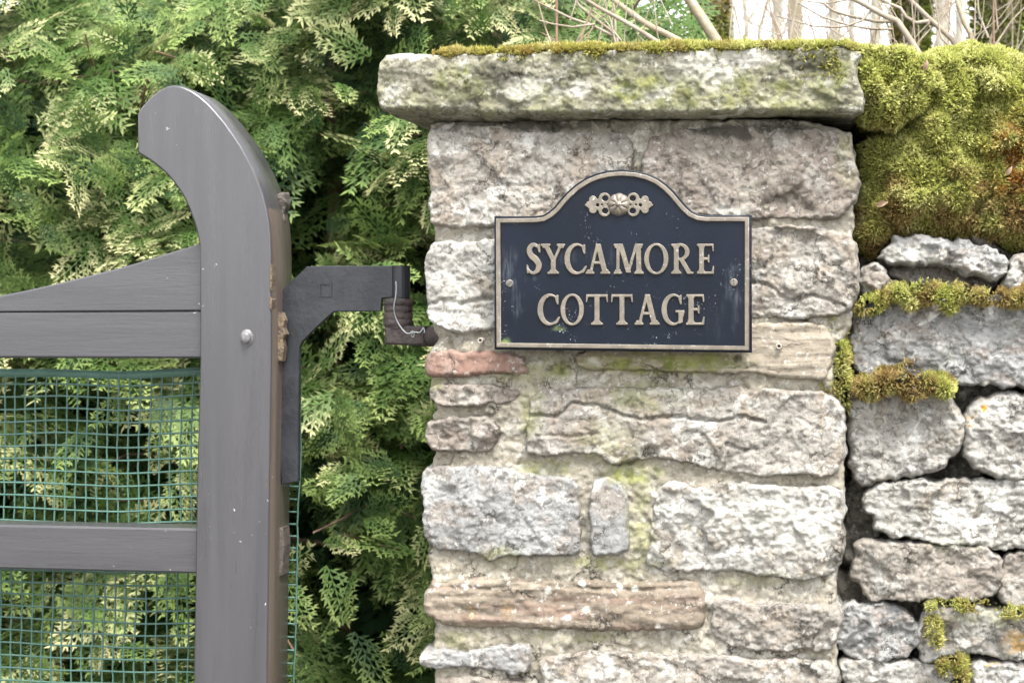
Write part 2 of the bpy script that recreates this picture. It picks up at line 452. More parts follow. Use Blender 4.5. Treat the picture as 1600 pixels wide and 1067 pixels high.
# ------------------------------------------------------------------ stones from outlines
def chaikin(P, n=1):
    for _ in range(n):
        Q = np.roll(P, -1, 0)
        P = np.stack([.87 * P + .13 * Q, .13 * P + .87 * Q], 1).reshape(-1, 2)
    return P
def resample(P, sp):
    Q = np.vstack([P, P[:1]]); L = np.r_[0, np.cumsum(np.linalg.norm(np.diff(Q, axis=0), axis=1))]
    n = max(12, int(L[-1] / sp)); t = np.arange(n) / n * L[-1]
    return np.stack([np.interp(t, L, Q[:, 0]), np.interp(t, L, Q[:, 1])], -1)
def inside(P, x, y):
    r = np.zeros(len(x), bool); j = len(P) - 1
    for i in range(len(P)):
        xi, yi = P[i]; xj, yj = P[j]
        if yi != yj:
            r ^= ((yi > y) != (yj > y)) & (x < (xj - xi) * (y - yi) / (yj - yi) + xi)
        j = i
    return r
def segdist(P, x, y, closed=True):
    A = P if closed else P[:-1]; B = np.roll(P, -1, 0) if closed else P[1:]
    best = np.full(len(x), 1e9)
    for (ax, ay), (bx, by) in zip(A, B):
        dx, dy = bx - ax, by - ay; L = dx * dx + dy * dy + 1e-12
        t = np.clip(((x - ax) * dx + (y - ay) * dy) / L, 0, 1)
        best = np.minimum(best, (x - ax - t * dx) ** 2 + (y - ay - t * dy) ** 2)
    return np.sqrt(best)

def facets(x, y, rng, cell, soft, slope):
    """broken faces: soft blend of randomly tilted little planes."""
    x0, x1, y0, y1 = x.min(), x.max(), y.min(), y.max()
    nx = max(2, int((x1 - x0) / cell) + 2); ny = max(2, int((y1 - y0) / cell) + 2)
    gx, gy = np.meshgrid(np.arange(nx), np.arange(ny))
    cx = x0 + (gx.ravel() - .5 + rng.uniform(-.45, .45, nx * ny)) * cell
    cy = y0 + (gy.ravel() - .5 + rng.uniform(-.45, .45, nx * ny)) * cell
    h0 = rng.uniform(-1, 1, nx * ny); sx = rng.normal(0, slope, nx * ny); sy = rng.normal(0, slope, nx * ny)
    num = np.zeros_like(x); den = np.zeros_like(x) + 1e-9
    d2 = np.full((len(cx), len(x)), 0.0)
    for i in range(len(cx)): d2[i] = np.hypot(x - cx[i], y - cy[i])
    mn = d2.min(0)
    for i in range(len(cx)):
        w = np.exp(-(d2[i] - mn) / soft)
        num += w * (h0[i] + sx[i] * (x - cx[i]) / cell + sy[i] * (y - cy[i]) / cell); den += w
    return num / den

def relief(name, poly, Y, mat, parent=None, seed=0, sp=2.6, rel=.007, E=.016, ew=12, depth=.12, jit=1.6, cracks=(), holes=(),
           strata=0.0, cell=48, tilt=(0, 0), back_shrink=.0, build=True, round_=1, extra=None, top=0.0, grow=0.0):
    rng = np.random.default_rng(seed + 11)
    P = np.asarray(poly, float)
    if np.sum(P[:, 0] * np.roll(P[:, 1], -1) - np.roll(P[:, 0], -1) * P[:, 1]) < 0: P = P[::-1]
    P = chaikin(P, round_)
    P = resample(P, sp * 1.15)
    nrm = np.roll(P, -1, 0) - np.roll(P, 1, 0); nrm = np.stack([nrm[:, 1], -nrm[:, 0]], -1); nrm /= np.linalg.norm(nrm, axis=1)[:, None] + 1e-9
    P = P + nrm * (grow + jit * (2.2 * perlin(P[:, 0] / 26, P[:, 1] / 26, seed * 1.7, 1) + 1.5 * perlin(P[:, 0] / 9, P[:, 1] / 9, seed * 1.3, 2)))[:, None]
    x0, y0 = P.min(0); x1, y1 = P.max(0)
    gx, gy = np.meshgrid(np.arange(x0, x1, sp), np.arange(y0, y1, sp * .87))
    gx = gx + (np.arange(gx.shape[0]) % 2)[:, None] * sp * .5
    gx = gx.ravel() + rng.uniform(-.22, .22, gx.size) * sp; gy = gy.ravel() + rng.uniform(-.22, .22, gy.size) * sp
    k = inside(P, gx, gy); gx, gy = gx[k], gy[k]
    d = segdist(P, gx, gy); k = d > sp * .55
    gx, gy, d = gx[k], gy[k], d[k]
    n = len(P)
    pts = [Vector(p) for p in P] + [Vector(p) for p in zip(gx, gy)]
    vs, es, fs, ov, oe, of = delaunay_2d_cdt(pts, [(i, (i + 1) % n) for i in range(n)], [], 1, 1e-5, True)
    X = np.array([v.x for v in vs]); Yp = np.array([v.y for v in vs])
    T = np.array([f for f in fs if len(f) == 3], int)
    T = T[inside(P, X[T].mean(1), Yp[T].mean(1))]
    loop = []
    src = {}
    for i, o in enumerate(ov):
        for q in o: src[q] = i
    loop = [src[i] for i in range(n) if i in src]
    D = segdist(P, X, Yp); D[loop] = 0
    t = np.clip(D / ew, 0, 1)
    h = -E * (1 - np.sqrt(np.clip(1 - (1 - t) ** 2, 0, 1)))
    wx = X + 8 * fbm(X / 30, Yp / 30, seed, 3, 3); wy = Yp + 8 * fbm(X / 30, Yp / 30, seed + 5.5, 4, 3)
    r = facets(wx, wy, rng, cell * 1.25, 2.2, .9) * .75 + facets(wx, wy, rng, cell * .42, 1.7, 1.0) * .26
    r = r + .45 * fbm(X / 30, Yp / 24, seed * 2.1, 9, 4, .55)
    r = r + .30 * fbm(X / 8.5, Yp / 7, seed * 1.1, 15, 3, .6)
    rid = 1 - np.abs(fbm(X / 34, Yp / 22, seed * 3.3, 21, 3)) * 2.2
    r = r - .55 * np.clip(rid - .62, 0, 1)
    if strata:
        r = r * (1 - strata * .7) + strata * 1.3 * fbm(X / 130, (Yp + 5 * perlin(X / 90, Yp / 40, seed)) / 15, seed, 31, 3, .55)
    h = h + rel * r * (.25 + .75 * sstep(0, ew * .8, D))
    h = h + tilt[0] * (X - X.mean()) / 100 + tilt[1] * (Yp - Yp.mean()) / 100
    for line, w, dep in cracks:
        L = np.array(line, float); L2 = []
        for a, b in zip(L[:-1], L[1:]):
            m_ = max(2, int(np.hypot(*(b - a)) / 6))
            L2 += [a + (b - a) * q / m_ for q in range(m_)]
        L2 = np.array(L2 + [L[-1]]); L2 = L2 + 3.0 * np.stack([perlin(L2[:, 0] / 9, L2[:, 1] / 9, seed), perlin(L2[:, 0] / 9, L2[:, 1] / 9, seed + 3.3)], -1)
        dd = segdist(L2, X, Yp, False)
        h = h - dep * np.clip(1 - dd / w, 0, 1) ** .7
    for cx, cy, rr, dep in holes:
        h = h - dep * (1 - sstep(rr * .75, rr * 1.05, np.hypot(X - cx, Yp - cy)))
    if extra is not None: h = h + extra(X, Yp)
    V = pix(X, Yp, Y); V[:, 1] -= h
    A = dict(algae=blobs(ALGAE, X, Yp), stain=blobs(STAIN, X, Yp), spot=blobs(SPOT, X, Yp), orange=blobs(ORANGE, X, Yp))
    # sides
    loop = np.array(loop); base = V[loop]; c = base.mean(0); rings = [base]; steps = 7
    for i in range(1, steps + 1):
        f = i / steps
        q = base.copy(); q[:, 1] = base[:, 1] + (Y + depth - base[:, 1]) * f ** 1.5
        bul = (.006 * fbm(base[:, 0] * 30, base[:, 2] * 30, q[:, 1] * 30 + seed, 8, 3)) * min(1, f * 3)
        dirv = base - c; dirv[:, 1] = 0; L = np.linalg.norm(dirv, axis=1)[:, None] + 1e-9
        q[:, [0, 2]] += (dirv / L)[:, [0, 2]] * (bul[:, None] - back_shrink * f)
        q[:, 2] += top * f
        rings.append(q)
    Vs = [V]; Fq = []; idx = loop; off = len(V); m_ = len(loop)
    for q in rings[1:]:
        ni = np.arange(off, off + m_); Vs.append(q); off += m_
        Fq.append(np.stack([idx, ni, np.roll(ni, -1), np.roll(idx, -1)], -1)); idx = ni
    Vall = np.vstack(Vs); Fq = np.vstack(Fq)
    # orient: front triangles towards -y
    if len(T):
        a, b, cc = V[T[:, 0]], V[T[:, 1]], V[T[:, 2]]
        ny = np.cross(b - a, cc - a)[:, 1]; T = np.where((ny > 0)[:, None], T[:, ::-1], T)
    q0 = Vall[Fq[:, 0]]; nn = np.cross(Vall[Fq[:, 1]] - q0, Vall[Fq[:, 3]] - q0); out = ((q0 - c) * nn).sum(1).sum()
    if out < 0: Fq = Fq[:, ::-1]
    A = {k: np.concatenate([v] + [v[loop]] * steps) for k, v in A.items()}
    if not build: return Vall, T, Fq
    me = mesh_np(name, Vall, [T, Fq], A)
    o = link(name, me, mat, parent)
    return o, Vall, T, Fq

# ------------------------------------------------------------------ ground
ground_me = mesh_np('ground', [(-600, -600, 0), (600, -600, 0), (600, 600, 0), (-600, 600, 0)], np.array([[0, 1, 2, 3]]))
o = link('ground', ground_me, M['ground']); tag(o, 'gravel drive and earth under the gate and walls', 'ground', kind='structure')
m_ = MB()
gxs = np.linspace(.2, 60, 40); gys = np.linspace(.75, 90, 50)
GX, GY = np.meshgrid(gxs, gys)
GZ = .75 * sstep(.75, 3.0, GY) + .10 * fbm(GX / 3, GY / 3, 0, 4) - .05
GZ[0] = .02
i = np.arange(len(gys) - 1)[:, None] * len(gxs) + np.arange(len(gxs) - 1)[None]
m_.add(np.stack([GX, GY, GZ], -1).reshape(-1, 3), np.stack([i, i + 1, i + len(gxs) + 1, i + len(gxs)], -1).reshape(-1, 4))
o = link('bank', m_.mesh('bank'), M['grass']); tag(o, 'rough grassy bank rising behind the dry stone wall', 'bank', kind='structure')

# ------------------------------------------------------------------ pillar
PIL = thing('gate_pillar', 'mortared stone gate pillar with a thick slab on top, carrying the sign', 'pillar', (0.02, .25, 0))
outl = [(668, 184), (1330, 184), (1334, 340), (1333, 500), (1305, 560), (1303, 600), (1318, 700), (1320, 760), (1306, 930), (1308, 1080), (1308, 1200),
        (682, 1200), (680, 1090), (672, 1010), (678, 1000), (672, 900), (668, 870), (662, 800), (674, 718), (680, 708), (672, 650), (682, 640), (668, 600), (672, 590),
        (668, 548), (684, 530), (672, 505), (668, 440), (678, 366), (676, 352), (670, 250)]
def mort(X, Yp):
    return .004 * fbm(X / 60, Yp / 40, 3, 40, 3) + .0025 * fbm(X / 9, Yp / 9, 5, 41, 3)
relief('mortar', outl, .0075, M['mortar'], PIL, 3, sp=3.2, rel=.0045, E=.012, ew=9, depth=.46, jit=1.6, cell=40, extra=mort)
b = MB(); p0 = pix(690, 1195, .02); p1 = pix(1300, 1195, .02)
b.box((p0[0], .02, -.05), (p1[0], .47, p0[2] + .01))
link('base', b.mesh('base', False), M['mortar'], PIL)

crk9 = [([(826, 648), (870, 651), (895, 630), (930, 633), (965, 645), (1000, 656), (1050, 650), (1090, 655), (1125, 659), (1165, 650), (1195, 660)], 3.4, .008),
        ([(1250, 655), (1285, 672)], 4, .003), ([(838, 680), (900, 682), (935, 676)], 3, .004), ([(1135, 693), (1165, 705), (1182, 700)], 4, .005)]
stones = [
 ([(668,200),(700,192),(760,196),(850,205),(940,206),(975,206),(990,222),(992,240),(985,262),(975,300),(970,340),(880,345),(780,353),(720,355),(690,356),(672,350),(668,330),(667,290),(664,250),(666,220)], 'grey', {}),
 ([(1006,235),(1014,212),(1060,200),(1150,197),(1250,200),(1310,202),(1328,215),(1338,250),(1342,285),(1335,320),(1315,338),(1290,345),(1240,342),(1180,345),(1100,340),(1040,330),(1005,290),(1000,260)], 'warm', dict(rel=.008)),
 ([(668,384),(680,377),(700,374),(718,382),(735,376),(760,370),(900,370),(900,515),(775,515),(760,514),(738,520),(724,522),(700,519),(685,512),(668,503),(664,480),(665,440),(660,420),(663,395)], 'pale', dict(cracks=[([(662,480),(690,470),(720,475),(770,465)], 4, .004)])),
 ([(1100,362),(1180,354),(1240,350),(1300,354),(1325,367),(1338,385),(1342,420),(1342,450),(1335,480),(1318,490),(1290,495),(1250,500),(1215,495),(1180,500),(1100,500)], 'grey', dict(cracks=[([(1165,440),(1195,442),(1230,470),(1270,462),(1320,478)], 4, .005)])),
 ([(662,560),(672,548),(690,546),(760,548),(800,552),(818,556),(828,578),(824,586),(790,586),(740,588),(700,590),(662,588),(660,575)], 'red', dict(rel=.004, E=.02, ew=8)),
 ([(895,552),(950,532),(1100,515),(1175,506),(1240,504),(1292,507),(1304,540),(1300,577),(1288,590),(1230,590),(1150,583),(1060,580),(960,578),(900,575)], 'plank', dict(rel=.004, E=.012, ew=7, strata=.75, holes=[(1152, 561, 6, .03)])),
 ([(668,606),(675,600),(720,598),(760,602),(790,606),(812,614),(800,628),(782,635),(760,630),(730,637),(700,638),(680,632),(668,620)], 'warm', dict(rel=.011, cell=30)),
 ([(665,660),(690,652),(740,650),(765,655),(780,668),(778,690),(765,705),(740,710),(700,708),(675,705),(663,690),(661,678)], 'warm', dict(rel=.012, cell=32)),
 ([(825,622),(850,608),(900,605),(980,603),(1060,605),(1150,604),(1210,610),(1250,610),(1290,612),(1312,625),(1320,650),(1322,690),(1315,725),(1300,745),(1280,748),(1245,742),(1200,748),(1160,740),(1120,735),(1050,722),(1020,715),(990,722),(960,730),(930,712),(890,712),(850,716),(822,710),(820,680),(826,655)], 'grey', dict(cracks=crk9, rel=.008)),
 ([(658,735),(680,727),(760,728),(800,730),(815,740),(850,742),(895,745),(903,760),(905,800),(905,860),(895,872),(870,870),(830,868),(800,870),(765,880),(745,870),(710,862),(680,858),(663,845),(658,810),(656,770)], 'blue', dict(rel=.008, cracks=[([(820,750),(812,800),(850,860)], 4, .002)])),
 ([(924,750),(945,746),(978,750),(982,800),(985,862),(960,868),(925,872),(921,830),(920,780)], 'blue', dict(rel=.004)),
 ([(1025,770),(1040,752),(1070,755),(1085,764),(1100,757),(1150,752),(1200,757),(1260,758),(1300,757),(1318,770),(1320,830),(1318,880),(1300,900),(1270,905),(1240,908),(1190,902),(1140,895),(1080,893),(1040,898),(1005,882),(1012,860),(1015,820)], 'pale', dict(rel=.010)),
 ([(662,930),(672,907),(760,903),(830,908),(900,905),(990,912),(1060,907),(1095,908),(1102,930),(1100,960),(1092,985),(1040,988),(960,990),(880,987),(800,984),(720,984),(680,975),(660,960)], 'brown', dict(rel=.007, strata=.45, E=.02, ew=14, cracks=[([(665,918),(760,920),(850,914),(930,920),(1000,922),(1090,916)], 4, .004)])),
 ([(1112,940),(1140,935),(1180,945),(1250,942),(1310,943),(1316,960),(1314,990),(1300,1015),(1280,1018),(1250,1015),(1220,1018),(1180,1018),(1150,1012),(1118,1000),(1108,985),(1112,965)], 'grey', dict(rel=.011)),
 ([(652,1030),(665,1012),(720,1018),(765,1010),(800,1008),(828,1012),(830,1030),(826,1050),(800,1056),(780,1050),(740,1048),(710,1045),(670,1048),(655,1042)], 'blue', dict(rel=.008)),
 ([(838,1035),(860,1024),(920,1018),(1000,1022),(1100,1022),(1180,1032),(1240,1027),(1300,1032),(1310,1050),(1308,1075),(1300,1130),(860,1130),(840,1100),(848,1060)], 'grey', dict(rel=.008)),
 ([(682,1062),(740,1058),(820,1066),(832,1090),(826,1130),(690,1130),(676,1100)], 'warm', dict(rel=.006)),
]
for i, (poly, mt, kw) in enumerate(stones):
    a = dict(rel=.0085, E=.024, ew=6, depth=.16, jit=2.0, grow=1.2); a.update(kw); a['rel'] *= .62
    relief('stone', poly, -.004, M[mt], PIL, seed=20 + i * 3, **a)

cop = [(584,140),(585,112),(590,94),(604,83),(640,79),(680,82),(720,79),(800,78),(880,75),(960,73),(1060,70),(1160,69),(1260,69),(1325,70),(1345,80),(1342,100),(1340,120),(1348,140),(1353,158),(1348,172),(1330,176),(1200,178),(1060,181),(920,182),(800,184),(720,186),(680,187),(650,180),(612,179),(590,168)]
def copx(X, Yp):     # the lower arris is knocked back at the left end
    return -.035 * sstep(166, 186, Yp) * (1 - sstep(660, 800, X)) - .012 * sstep(172, 184, Yp)
COPING, cV, cT, cQ = relief('coping', cop, -.034, M['coping'], PIL, seed=5, sp=2.5, rel=.0060, E=.018, ew=10, depth=.56, jit=1.3, cell=60, extra=copx, top=.012)
# wall plugs left in old screw holes
for (x, y) in ((751, 532), (1217, 541)):
    b = MB(); c = pix(float(x), float(y), -.008)
    th = np.linspace(0, 2 * math.pi, 15)[:-1]; rings = []
    for r, yy in ((.0040, .012), (.0040, -.003), (.0036, -.0045), (.0022, -.0045), (.0018, -.002), (.0016, .010)):
        rings.append(np.stack([c[0] + r * np.cos(th), np.full(14, c[1] + yy), c[2] + r * np.sin(th)], -1))
    V = np.vstack(rings); F = []
    for k in range(5):
        for j in range(14): F.append((k * 14 + j, k * 14 + (j + 1) % 14, (k + 1) * 14 + (j + 1) % 14, (k + 1) * 14 + j))
    b.add(V, F); link('wall_plug', b.mesh('wall_plug'), M['plug'], PIL)

# ------------------------------------------------------------------ dry stone wall to the right
WALL = thing('dry_stone_wall', 'dry stone boundary wall of grey stones with open dark joints', 'wall', (1.0, .3, 0))
WY = .035
wst = [
 ([(1372,402),(1400,366),(1440,366),(1500,373),(1540,380),(1570,395),(1582,410),(1575,430),(1555,441),(1530,432),(1500,424),(1465,414),(1440,417),(1410,415),(1388,408)], 'dry2', dict(tilt=(0,.012), E=.03, ew=9, grow=1)),
 ([(1572,432),(1590,400),(1690,390),(1690,452),(1600,456),(1575,450)], 'dry', {}),
 ([(1347,440),(1355,421),(1370,412),(1385,423),(1388,440),(1378,458),(1362,465),(1350,455)], 'dry3', dict(rel=.012, cell=20, E=.03, ew=12, depth=.07)),
 ([(1385,441),(1405,447),(1398,460),(1380,466)], 'core', dict(rel=.006, E=.02, depth=.06)),
 ([(1335,500),(1345,480),(1400,466),(1440,468),(1500,470),(1560,465),(1740,467),(1740,590),(1600,606),(1550,600),(1500,597),(1440,590),(1400,593),(1345,592),(1335,570),(1332,535)], 'dry2', dict(rel=.010)),
 ([(1325,640),(1335,620),(1360,612),(1400,608),(1440,606),(1480,612),(1500,640),(1508,665),(1505,695),(1490,715),(1470,735),(1430,740),(1390,748),(1350,757),(1335,740),(1328,705),(1327,670)], 'pale', dict(rel=.011, E=.032, ew=12)),
 ([(1508,690),(1510,655),(1530,628),(1580,618),(1710,615),(1710,752),(1590,752),(1560,742),(1520,730),(1508,712)], 'pale', dict(rel=.011, E=.030, ew=11)),
 ([(1350,772),(1380,758),(1430,753),(1480,757),(1560,753),(1790,756),(1790,850),(1590,855),(1520,852),(1470,848),(1430,838),(1390,835),(1370,825),(1366,805),(1350,796)], 'dry', dict(rel=.010, strata=.3)),
 ([(1335,870),(1340,851),(1400,851),(1480,853),(1540,859),(1565,870),(1568,890),(1562,915),(1550,932),(1500,938),(1450,933),(1415,938),(1360,935),(1345,915),(1332,900)], 'dry3', dict(rel=.009)),
 ([(1562,905),(1575,875),(1600,868),(1690,870),(1690,950),(1590,948),(1568,940)], 'dry3', dict(rel=.009)),
 ([(1310,962),(1330,946),(1390,947),(1420,965),(1440,980),(1432,1005),(1420,1025),(1390,1030),(1340,1028),(1310,1015),(1304,1000)], 'dry2', dict(rel=.013, E=.026)),
 ([(1445,962),(1470,947),(1530,952),(1600,962),(1720,967),(1720,1040),(1590,1030),(1530,1020),(1480,1025),(1445,1030),(1435,1015),(1440,985)], 'dry', dict(rel=.010)),
 ([(1315,1037),(1340,1030),(1400,1034),(1470,1040),(1490,1052),(1485,1070),(1480,1100),(1340,1100),(1318,1060)], 'pale', dict(rel=.010)),
 ([(1525,1042),(1560,1037),(1700,1047),(1700,1120),(1530,1120),(1515,1080)], 'pale', dict(rel=.010)),
 # stones set further back, seen in the open joints
 ([(1336,700),(1360,720),(1372,770),(1372,830),(1350,850),(1330,840),(1326,770)], 'core', dict(Y=.09)),
 ([(1490,612),(1530,606),(1560,612),(1545,650),(1505,655)], 'core', dict(Y=.10)),
 ([(1306,900),(1340,905),(1360,950),(1330,956),(1306,950)], 'core', dict(Y=.09)),
 ([(1390,405),(1450,408),(1520,418),(1570,436),(1540,452),(1440,455),(1395,430)], 'dry3', dict(Y=.085)),
 ([(1400,930),(1450,928),(1470,955),(1440,985),(1415,960)], 'core', dict(Y=.11)),
 ([(1560,848),(1620,850),(1640,880),(1590,885),(1560,872)], 'core', dict(Y=.12)),
 ([(1330,470),(1350,462),(1352,500),(1345,620),(1322,640),(1318,600)], 'core', dict(Y=.10)),
 ([(1480,1026),(1530,1022),(1540,1060),(1515,1110),(1490,1110)], 'core', dict(Y=.10)),
]
rg = random.Random(4)
yy = 130                                            # the wall goes on past the frame: further courses to the right, and below
rows = [(385, 455), (465, 600), (612, 750), (757, 850), (858, 945), (955, 1040), (1048, 1125), (1135, 1230), (1238, 1320)]
for k, (ya, yb) in enumerate(rows):
    xx = (1702, 1752, 1722, 1802, 1702, 1732, 1712, 1318, 1360)[k]
    while xx < 2350:
        w = rg.uniform(110, 240); j = lambda s=7: rg.uniform(-s, s)
        wst.append(([(xx + j(), ya + 12 + j()), (xx + 14, ya + j(4)), (xx + w * .5, ya + j(4)), (xx + w - 12, ya + j(4)), (xx + w + j(4), ya + 18), (xx + w + j(4), yb - 16),
                     (xx + w - 16, yb + j(4)), (xx + w * .45, yb + j(4)), (xx + 14, yb + j(4)), (xx + j(4), yb - 14)], rg.choice(['grey', 'pale', 'blue', 'warm']), dict(sp=6)))
        xx += w + 7
for i, (poly, mt, kw) in enumerate(wst):
    a = dict(rel=.013, E=.020, ew=6, depth=.20, jit=2.8, grow=5.2, round_=0, Y=WY, back_shrink=.012); a.update(kw)
    YY = a.pop('Y'); a['rel'] *= .75
    relief('stone', poly, YY, M[mt], WALL, seed=120 + i * 3, **a)
p0 = pix(1296, 300, .3); p1 = pix(2380, 140, .3)
b = MB(); b.box((p0[0], .30, -.05), (p1[0], .62, p1[2] - .02))
link('hearting', b.mesh('hearting', False), M['core'], WALL)
relief('rubble', [(1310, 230), (2360, 230), (2360, 1420), (1310, 1420)], .12, M['core'], WALL, seed=77, sp=7, rel=.034, E=.02, ew=10, depth=.2, jit=0, cell=52)

# ------------------------------------------------------------------ moss
def scatter(V, T, n, rng, mask=None):
    T = np.asarray(T)
    a, b_, c_ = V[T[:, 0]], V[T[:, 1]], V[T[:, 2]]
    N = np.cross(b_ - a, c_ - a); ar = np.linalg.norm(N, axis=1); N /= ar[:, None] + 1e-15
    w = ar.copy()
    if mask is not None: w = w * mask((a + b_ + c_) / 3, N)
    k = rng.choice(len(T), n, p=w / w.sum())
    u, v = rng.random(n), rng.random(n); f = u + v > 1; u[f] = 1 - u[f]; v[f] = 1 - v[f]
    return a[k] + u[:, None] * (b_ - a)[k] + v[:, None] * (c_ - a)[k], N[k]
def tri_of(T, Q):
    return np.vstack([T, Q[:, :3], Q[:, [0, 2, 3]]])
def shoots(mb, P, N, ln, wd, rng, brown=0.0, orange=0.0, up=.25, spread=.6):
    n = len(P)
    d = N + rng.normal(0, spread, (n, 3)) + np.array([0, -.1, up]); d /= np.linalg.norm(d, axis=1)[:, None]
    L = ln * rng.uniform(.5, 1.35, n)[:, None]
    for q in range(2):
        s = np.cross(d, rng.normal(0, 1, (n, 3))); s /= np.linalg.norm(s, axis=1)[:, None] + 1e-9
        bend = rng.normal(0, .25, (n, 3)) * L
        A = P - d * L * .2; Bm = P + d * L * .55; W = wd * rng.uniform(.7, 1.3, n)[:, None]
        C = P + d * L + bend
        V = np.stack([A, Bm + s * W, C, Bm - s * W], 1).reshape(-1, 3)
        i = np.arange(n)[:, None] * 4
        F = np.vstack([i + np.array([0, 1, 2]), i + np.array([0, 2, 3])])
        rn = perlin(P[:, 0] * 28, P[:, 1] * 28, P[:, 2] * 28, 77) * .9 + .45 + rng.uniform(-.35, .35, n)
        mb.add(V, F, tip=np.tile([0, .5, 1, .5], n), rnd=np.repeat(np.clip(rn, 0, 1), 4), inst=0.0,
               brown=np.repeat(np.broadcast_to(brown, (n,)), 4), orange=np.repeat(np.broadcast_to(orange, (n,)), 4))
def moss_obj(name, label, mb, mat='moss', group=None):
    o = link(name, mb.mesh(name), M[mat]); tag(o, label, 'moss', group, 'stuff'); return o
rng = np.random.default_rng(8)

def moss_mound(name, label, poly, Y, E, ew, depth, n, ln, wd, seed, brownf=None, orangef=None, rel=.016, cell=34, top=.02, ragged=False):
    V, T, Q = relief('x', poly, Y, None, seed=seed, sp=4.2, rel=rel, E=E, ew=ew, depth=depth, jit=3.5, cell=cell, build=False, top=top)
    mb = MB()
    px = proj(V)
    br = brownf(px[:, 0], px[:, 1]) if brownf else 0.0
    if not ragged: mb.add(V, tri_of(T, Q), tip=.08, rnd=.3, inst=0.0, brown=np.maximum(br, .25), orange=0.0)
    TT = tri_of(T, Q)
    P, N = scatter(V, TT, n, rng, lambda c, nn: np.where(proj(c)[:, 0] > 1690, .25, 1.0) * np.where(c[:, 1] < Y + (.03 if ragged else .22), 1.0, .08 if not ragged else 0.0) * (1.0 if not ragged else np.clip(.5 + 2.6 * fbm(c[:, 0] * 45, c[:, 2] * 45, seed, 91, 3), .03, 1)))
    q = proj(P)
    shoots(mb, P, N, ln, wd, rng, brownf(q[:, 0], q[:, 1]) if brownf else 0.0, orangef(q[:, 0], q[:, 1]) if orangef else 0.0)
    return moss_obj(name, label, mb)
def br_big(x, y):
    k = fbm(x / 55, y / 40, 2, 3, 3)
    return np.clip(sstep(210, 400, y + 90 * k + .15 * (x - 1400)) * (.58 + .8 * k) + .8 * sstep(1520, 1600, x) * sstep(150, 260, y) * (.5 + k), 0, .92)
def or_big(x, y):
    return np.clip(np.exp(-((x - 1590) / 35) ** 2 - ((y - 250) / 60) ** 2) * (.6 + 1.5 * fbm(x / 16, y / 16, 4, 3, 2)), 0, .75)
moss_mound('moss_cushion', 'big bright green moss cushion draped over the dry stone wall top',
           [(1352,215),(1392,200),(1422,184),(1424,130),(1426,92),(1470,66),(1520,57),(1560,60),(1600,74),(1680,78),(1760,66),(1850,72),(1960,62),(2080,70),(2200,64),(2340,74),(2350,200),(2340,380),(2200,386),(2080,376),(1960,388),(1850,380),(1760,392),(1680,386),(1600,386),(1572,380),(1545,374),(1510,370),(1470,366),(1430,360),(1402,368),(1385,380),(1362,398),(1345,385),(1334,350),(1346,300),(1350,250)],
           .045, .085, 60, .5, 160000, .0056, .0015, 301, br_big, or_big, rel=.019, cell=34)
moss_mound('moss_cushion', 'moss clump swelling over the right end of the pillar slab',
           [(1296,74),(1320,69),(1350,67),(1385,72),(1410,70),(1440,82),(1462,88),(1456,120),(1446,150),(1436,172),(1412,183),(1398,194),(1380,184),(1362,190),(1350,176),(1352,150),(1340,126),(1338,108),(1318,98),(1308,84)],
           -.008, .04, 26, .45, 26000, .0056, .0015, 311, lambda x, y: np.clip(.25 * sstep(150, 190, y) + .3 * fbm(x / 20, y / 20, 1, 2, 2), 0, 1), rel=.018, cell=30)
moss_mound('moss_patch', 'moss fringe along the upper edge of a broad blue grey stone',
           [(1338,492),(1345,476),(1380,462),(1410,448),(1440,440),(1470,446),(1510,452),(1560,458),(1640,456),(1640,474),(1560,470),(1530,474),(1500,472),(1488,485),(1462,472),(1440,472),(1430,486),(1412,470),(1395,468),(1370,482),(1350,490)],
           .005, .02, 10, .12, 6800, .0065, .0014, 321, lambda x, y: np.clip(.35 + .9 * fbm(x / 30, y / 30, 7, 2, 2) + .4 * sstep(1480, 1540, x), 0, .9), ragged=True, rel=.008)
moss_mound('moss_patch', 'brown dying moss tuft hanging on the squarish pale stone',
           [(1340,612),(1345,600),(1380,590),(1400,584),(1420,570),(1440,576),(1432,590),(1460,592),(1482,600),(1486,615),(1475,620),(1460,608),(1445,612),(1440,632),(1425,620),(1410,610),(1380,614),(1360,622)],
           .005, .02, 9, .10, 5000, .0065, .0014, 331, lambda x, y: np.clip(.8 + .6 * fbm(x / 24, y / 24, 7, 2, 2) - .6 * sstep(1450, 1480, x), 0, 1), ragged=True, rel=.008)
moss_mound('moss_patch', 'dark green moss filling the joint between pillar and dry wall',
           [(1286,492),(1306,484),(1314,498),(1322,520),(1322,560),(1326,600),(1322,640),(1312,622),(1294,612),(1276,606),(1284,592),(1302,584),(1306,550),(1300,520),(1290,505)],
           .012, .02, 9, .10, 4600, .0065, .0013, 341, lambda x, y: np.clip(.2 + .8 * fbm(x / 24, y / 24, 3, 2, 2), 0, .8), ragged=True, rel=.006)
moss_mound('moss_patch', 'thin moss line on a long stone low in the dry wall',
           [(1446,954),(1470,945),(1520,949),(1600,959),(1640,964),(1640,972),(1590,969),(1530,957),(1480,952),(1452,961)],
           .005, .014, 6, .10, 1500, .0036, .0011, 351, lambda x, y: np.clip(.3 + .6 * fbm(x / 24, y / 24, 5, 2, 2), 0, .8), ragged=True, rel=.004)
moss_mound('moss_patch', 'grey green moss pad in the joint between the two lowest pale stones',
           [(1470,1040),(1482,1024),(1500,1026),(1512,1040),(1518,1060),(1505,1075),(1490,1072),(1476,1056)],
           .02, .02, 9, .10, 1300, .006, .0012, 361, lambda x, y: np.clip(.4 + .8 * fbm(x / 14, y / 14, 5, 2, 2), 0, .9), ragged=True, rel=.006)
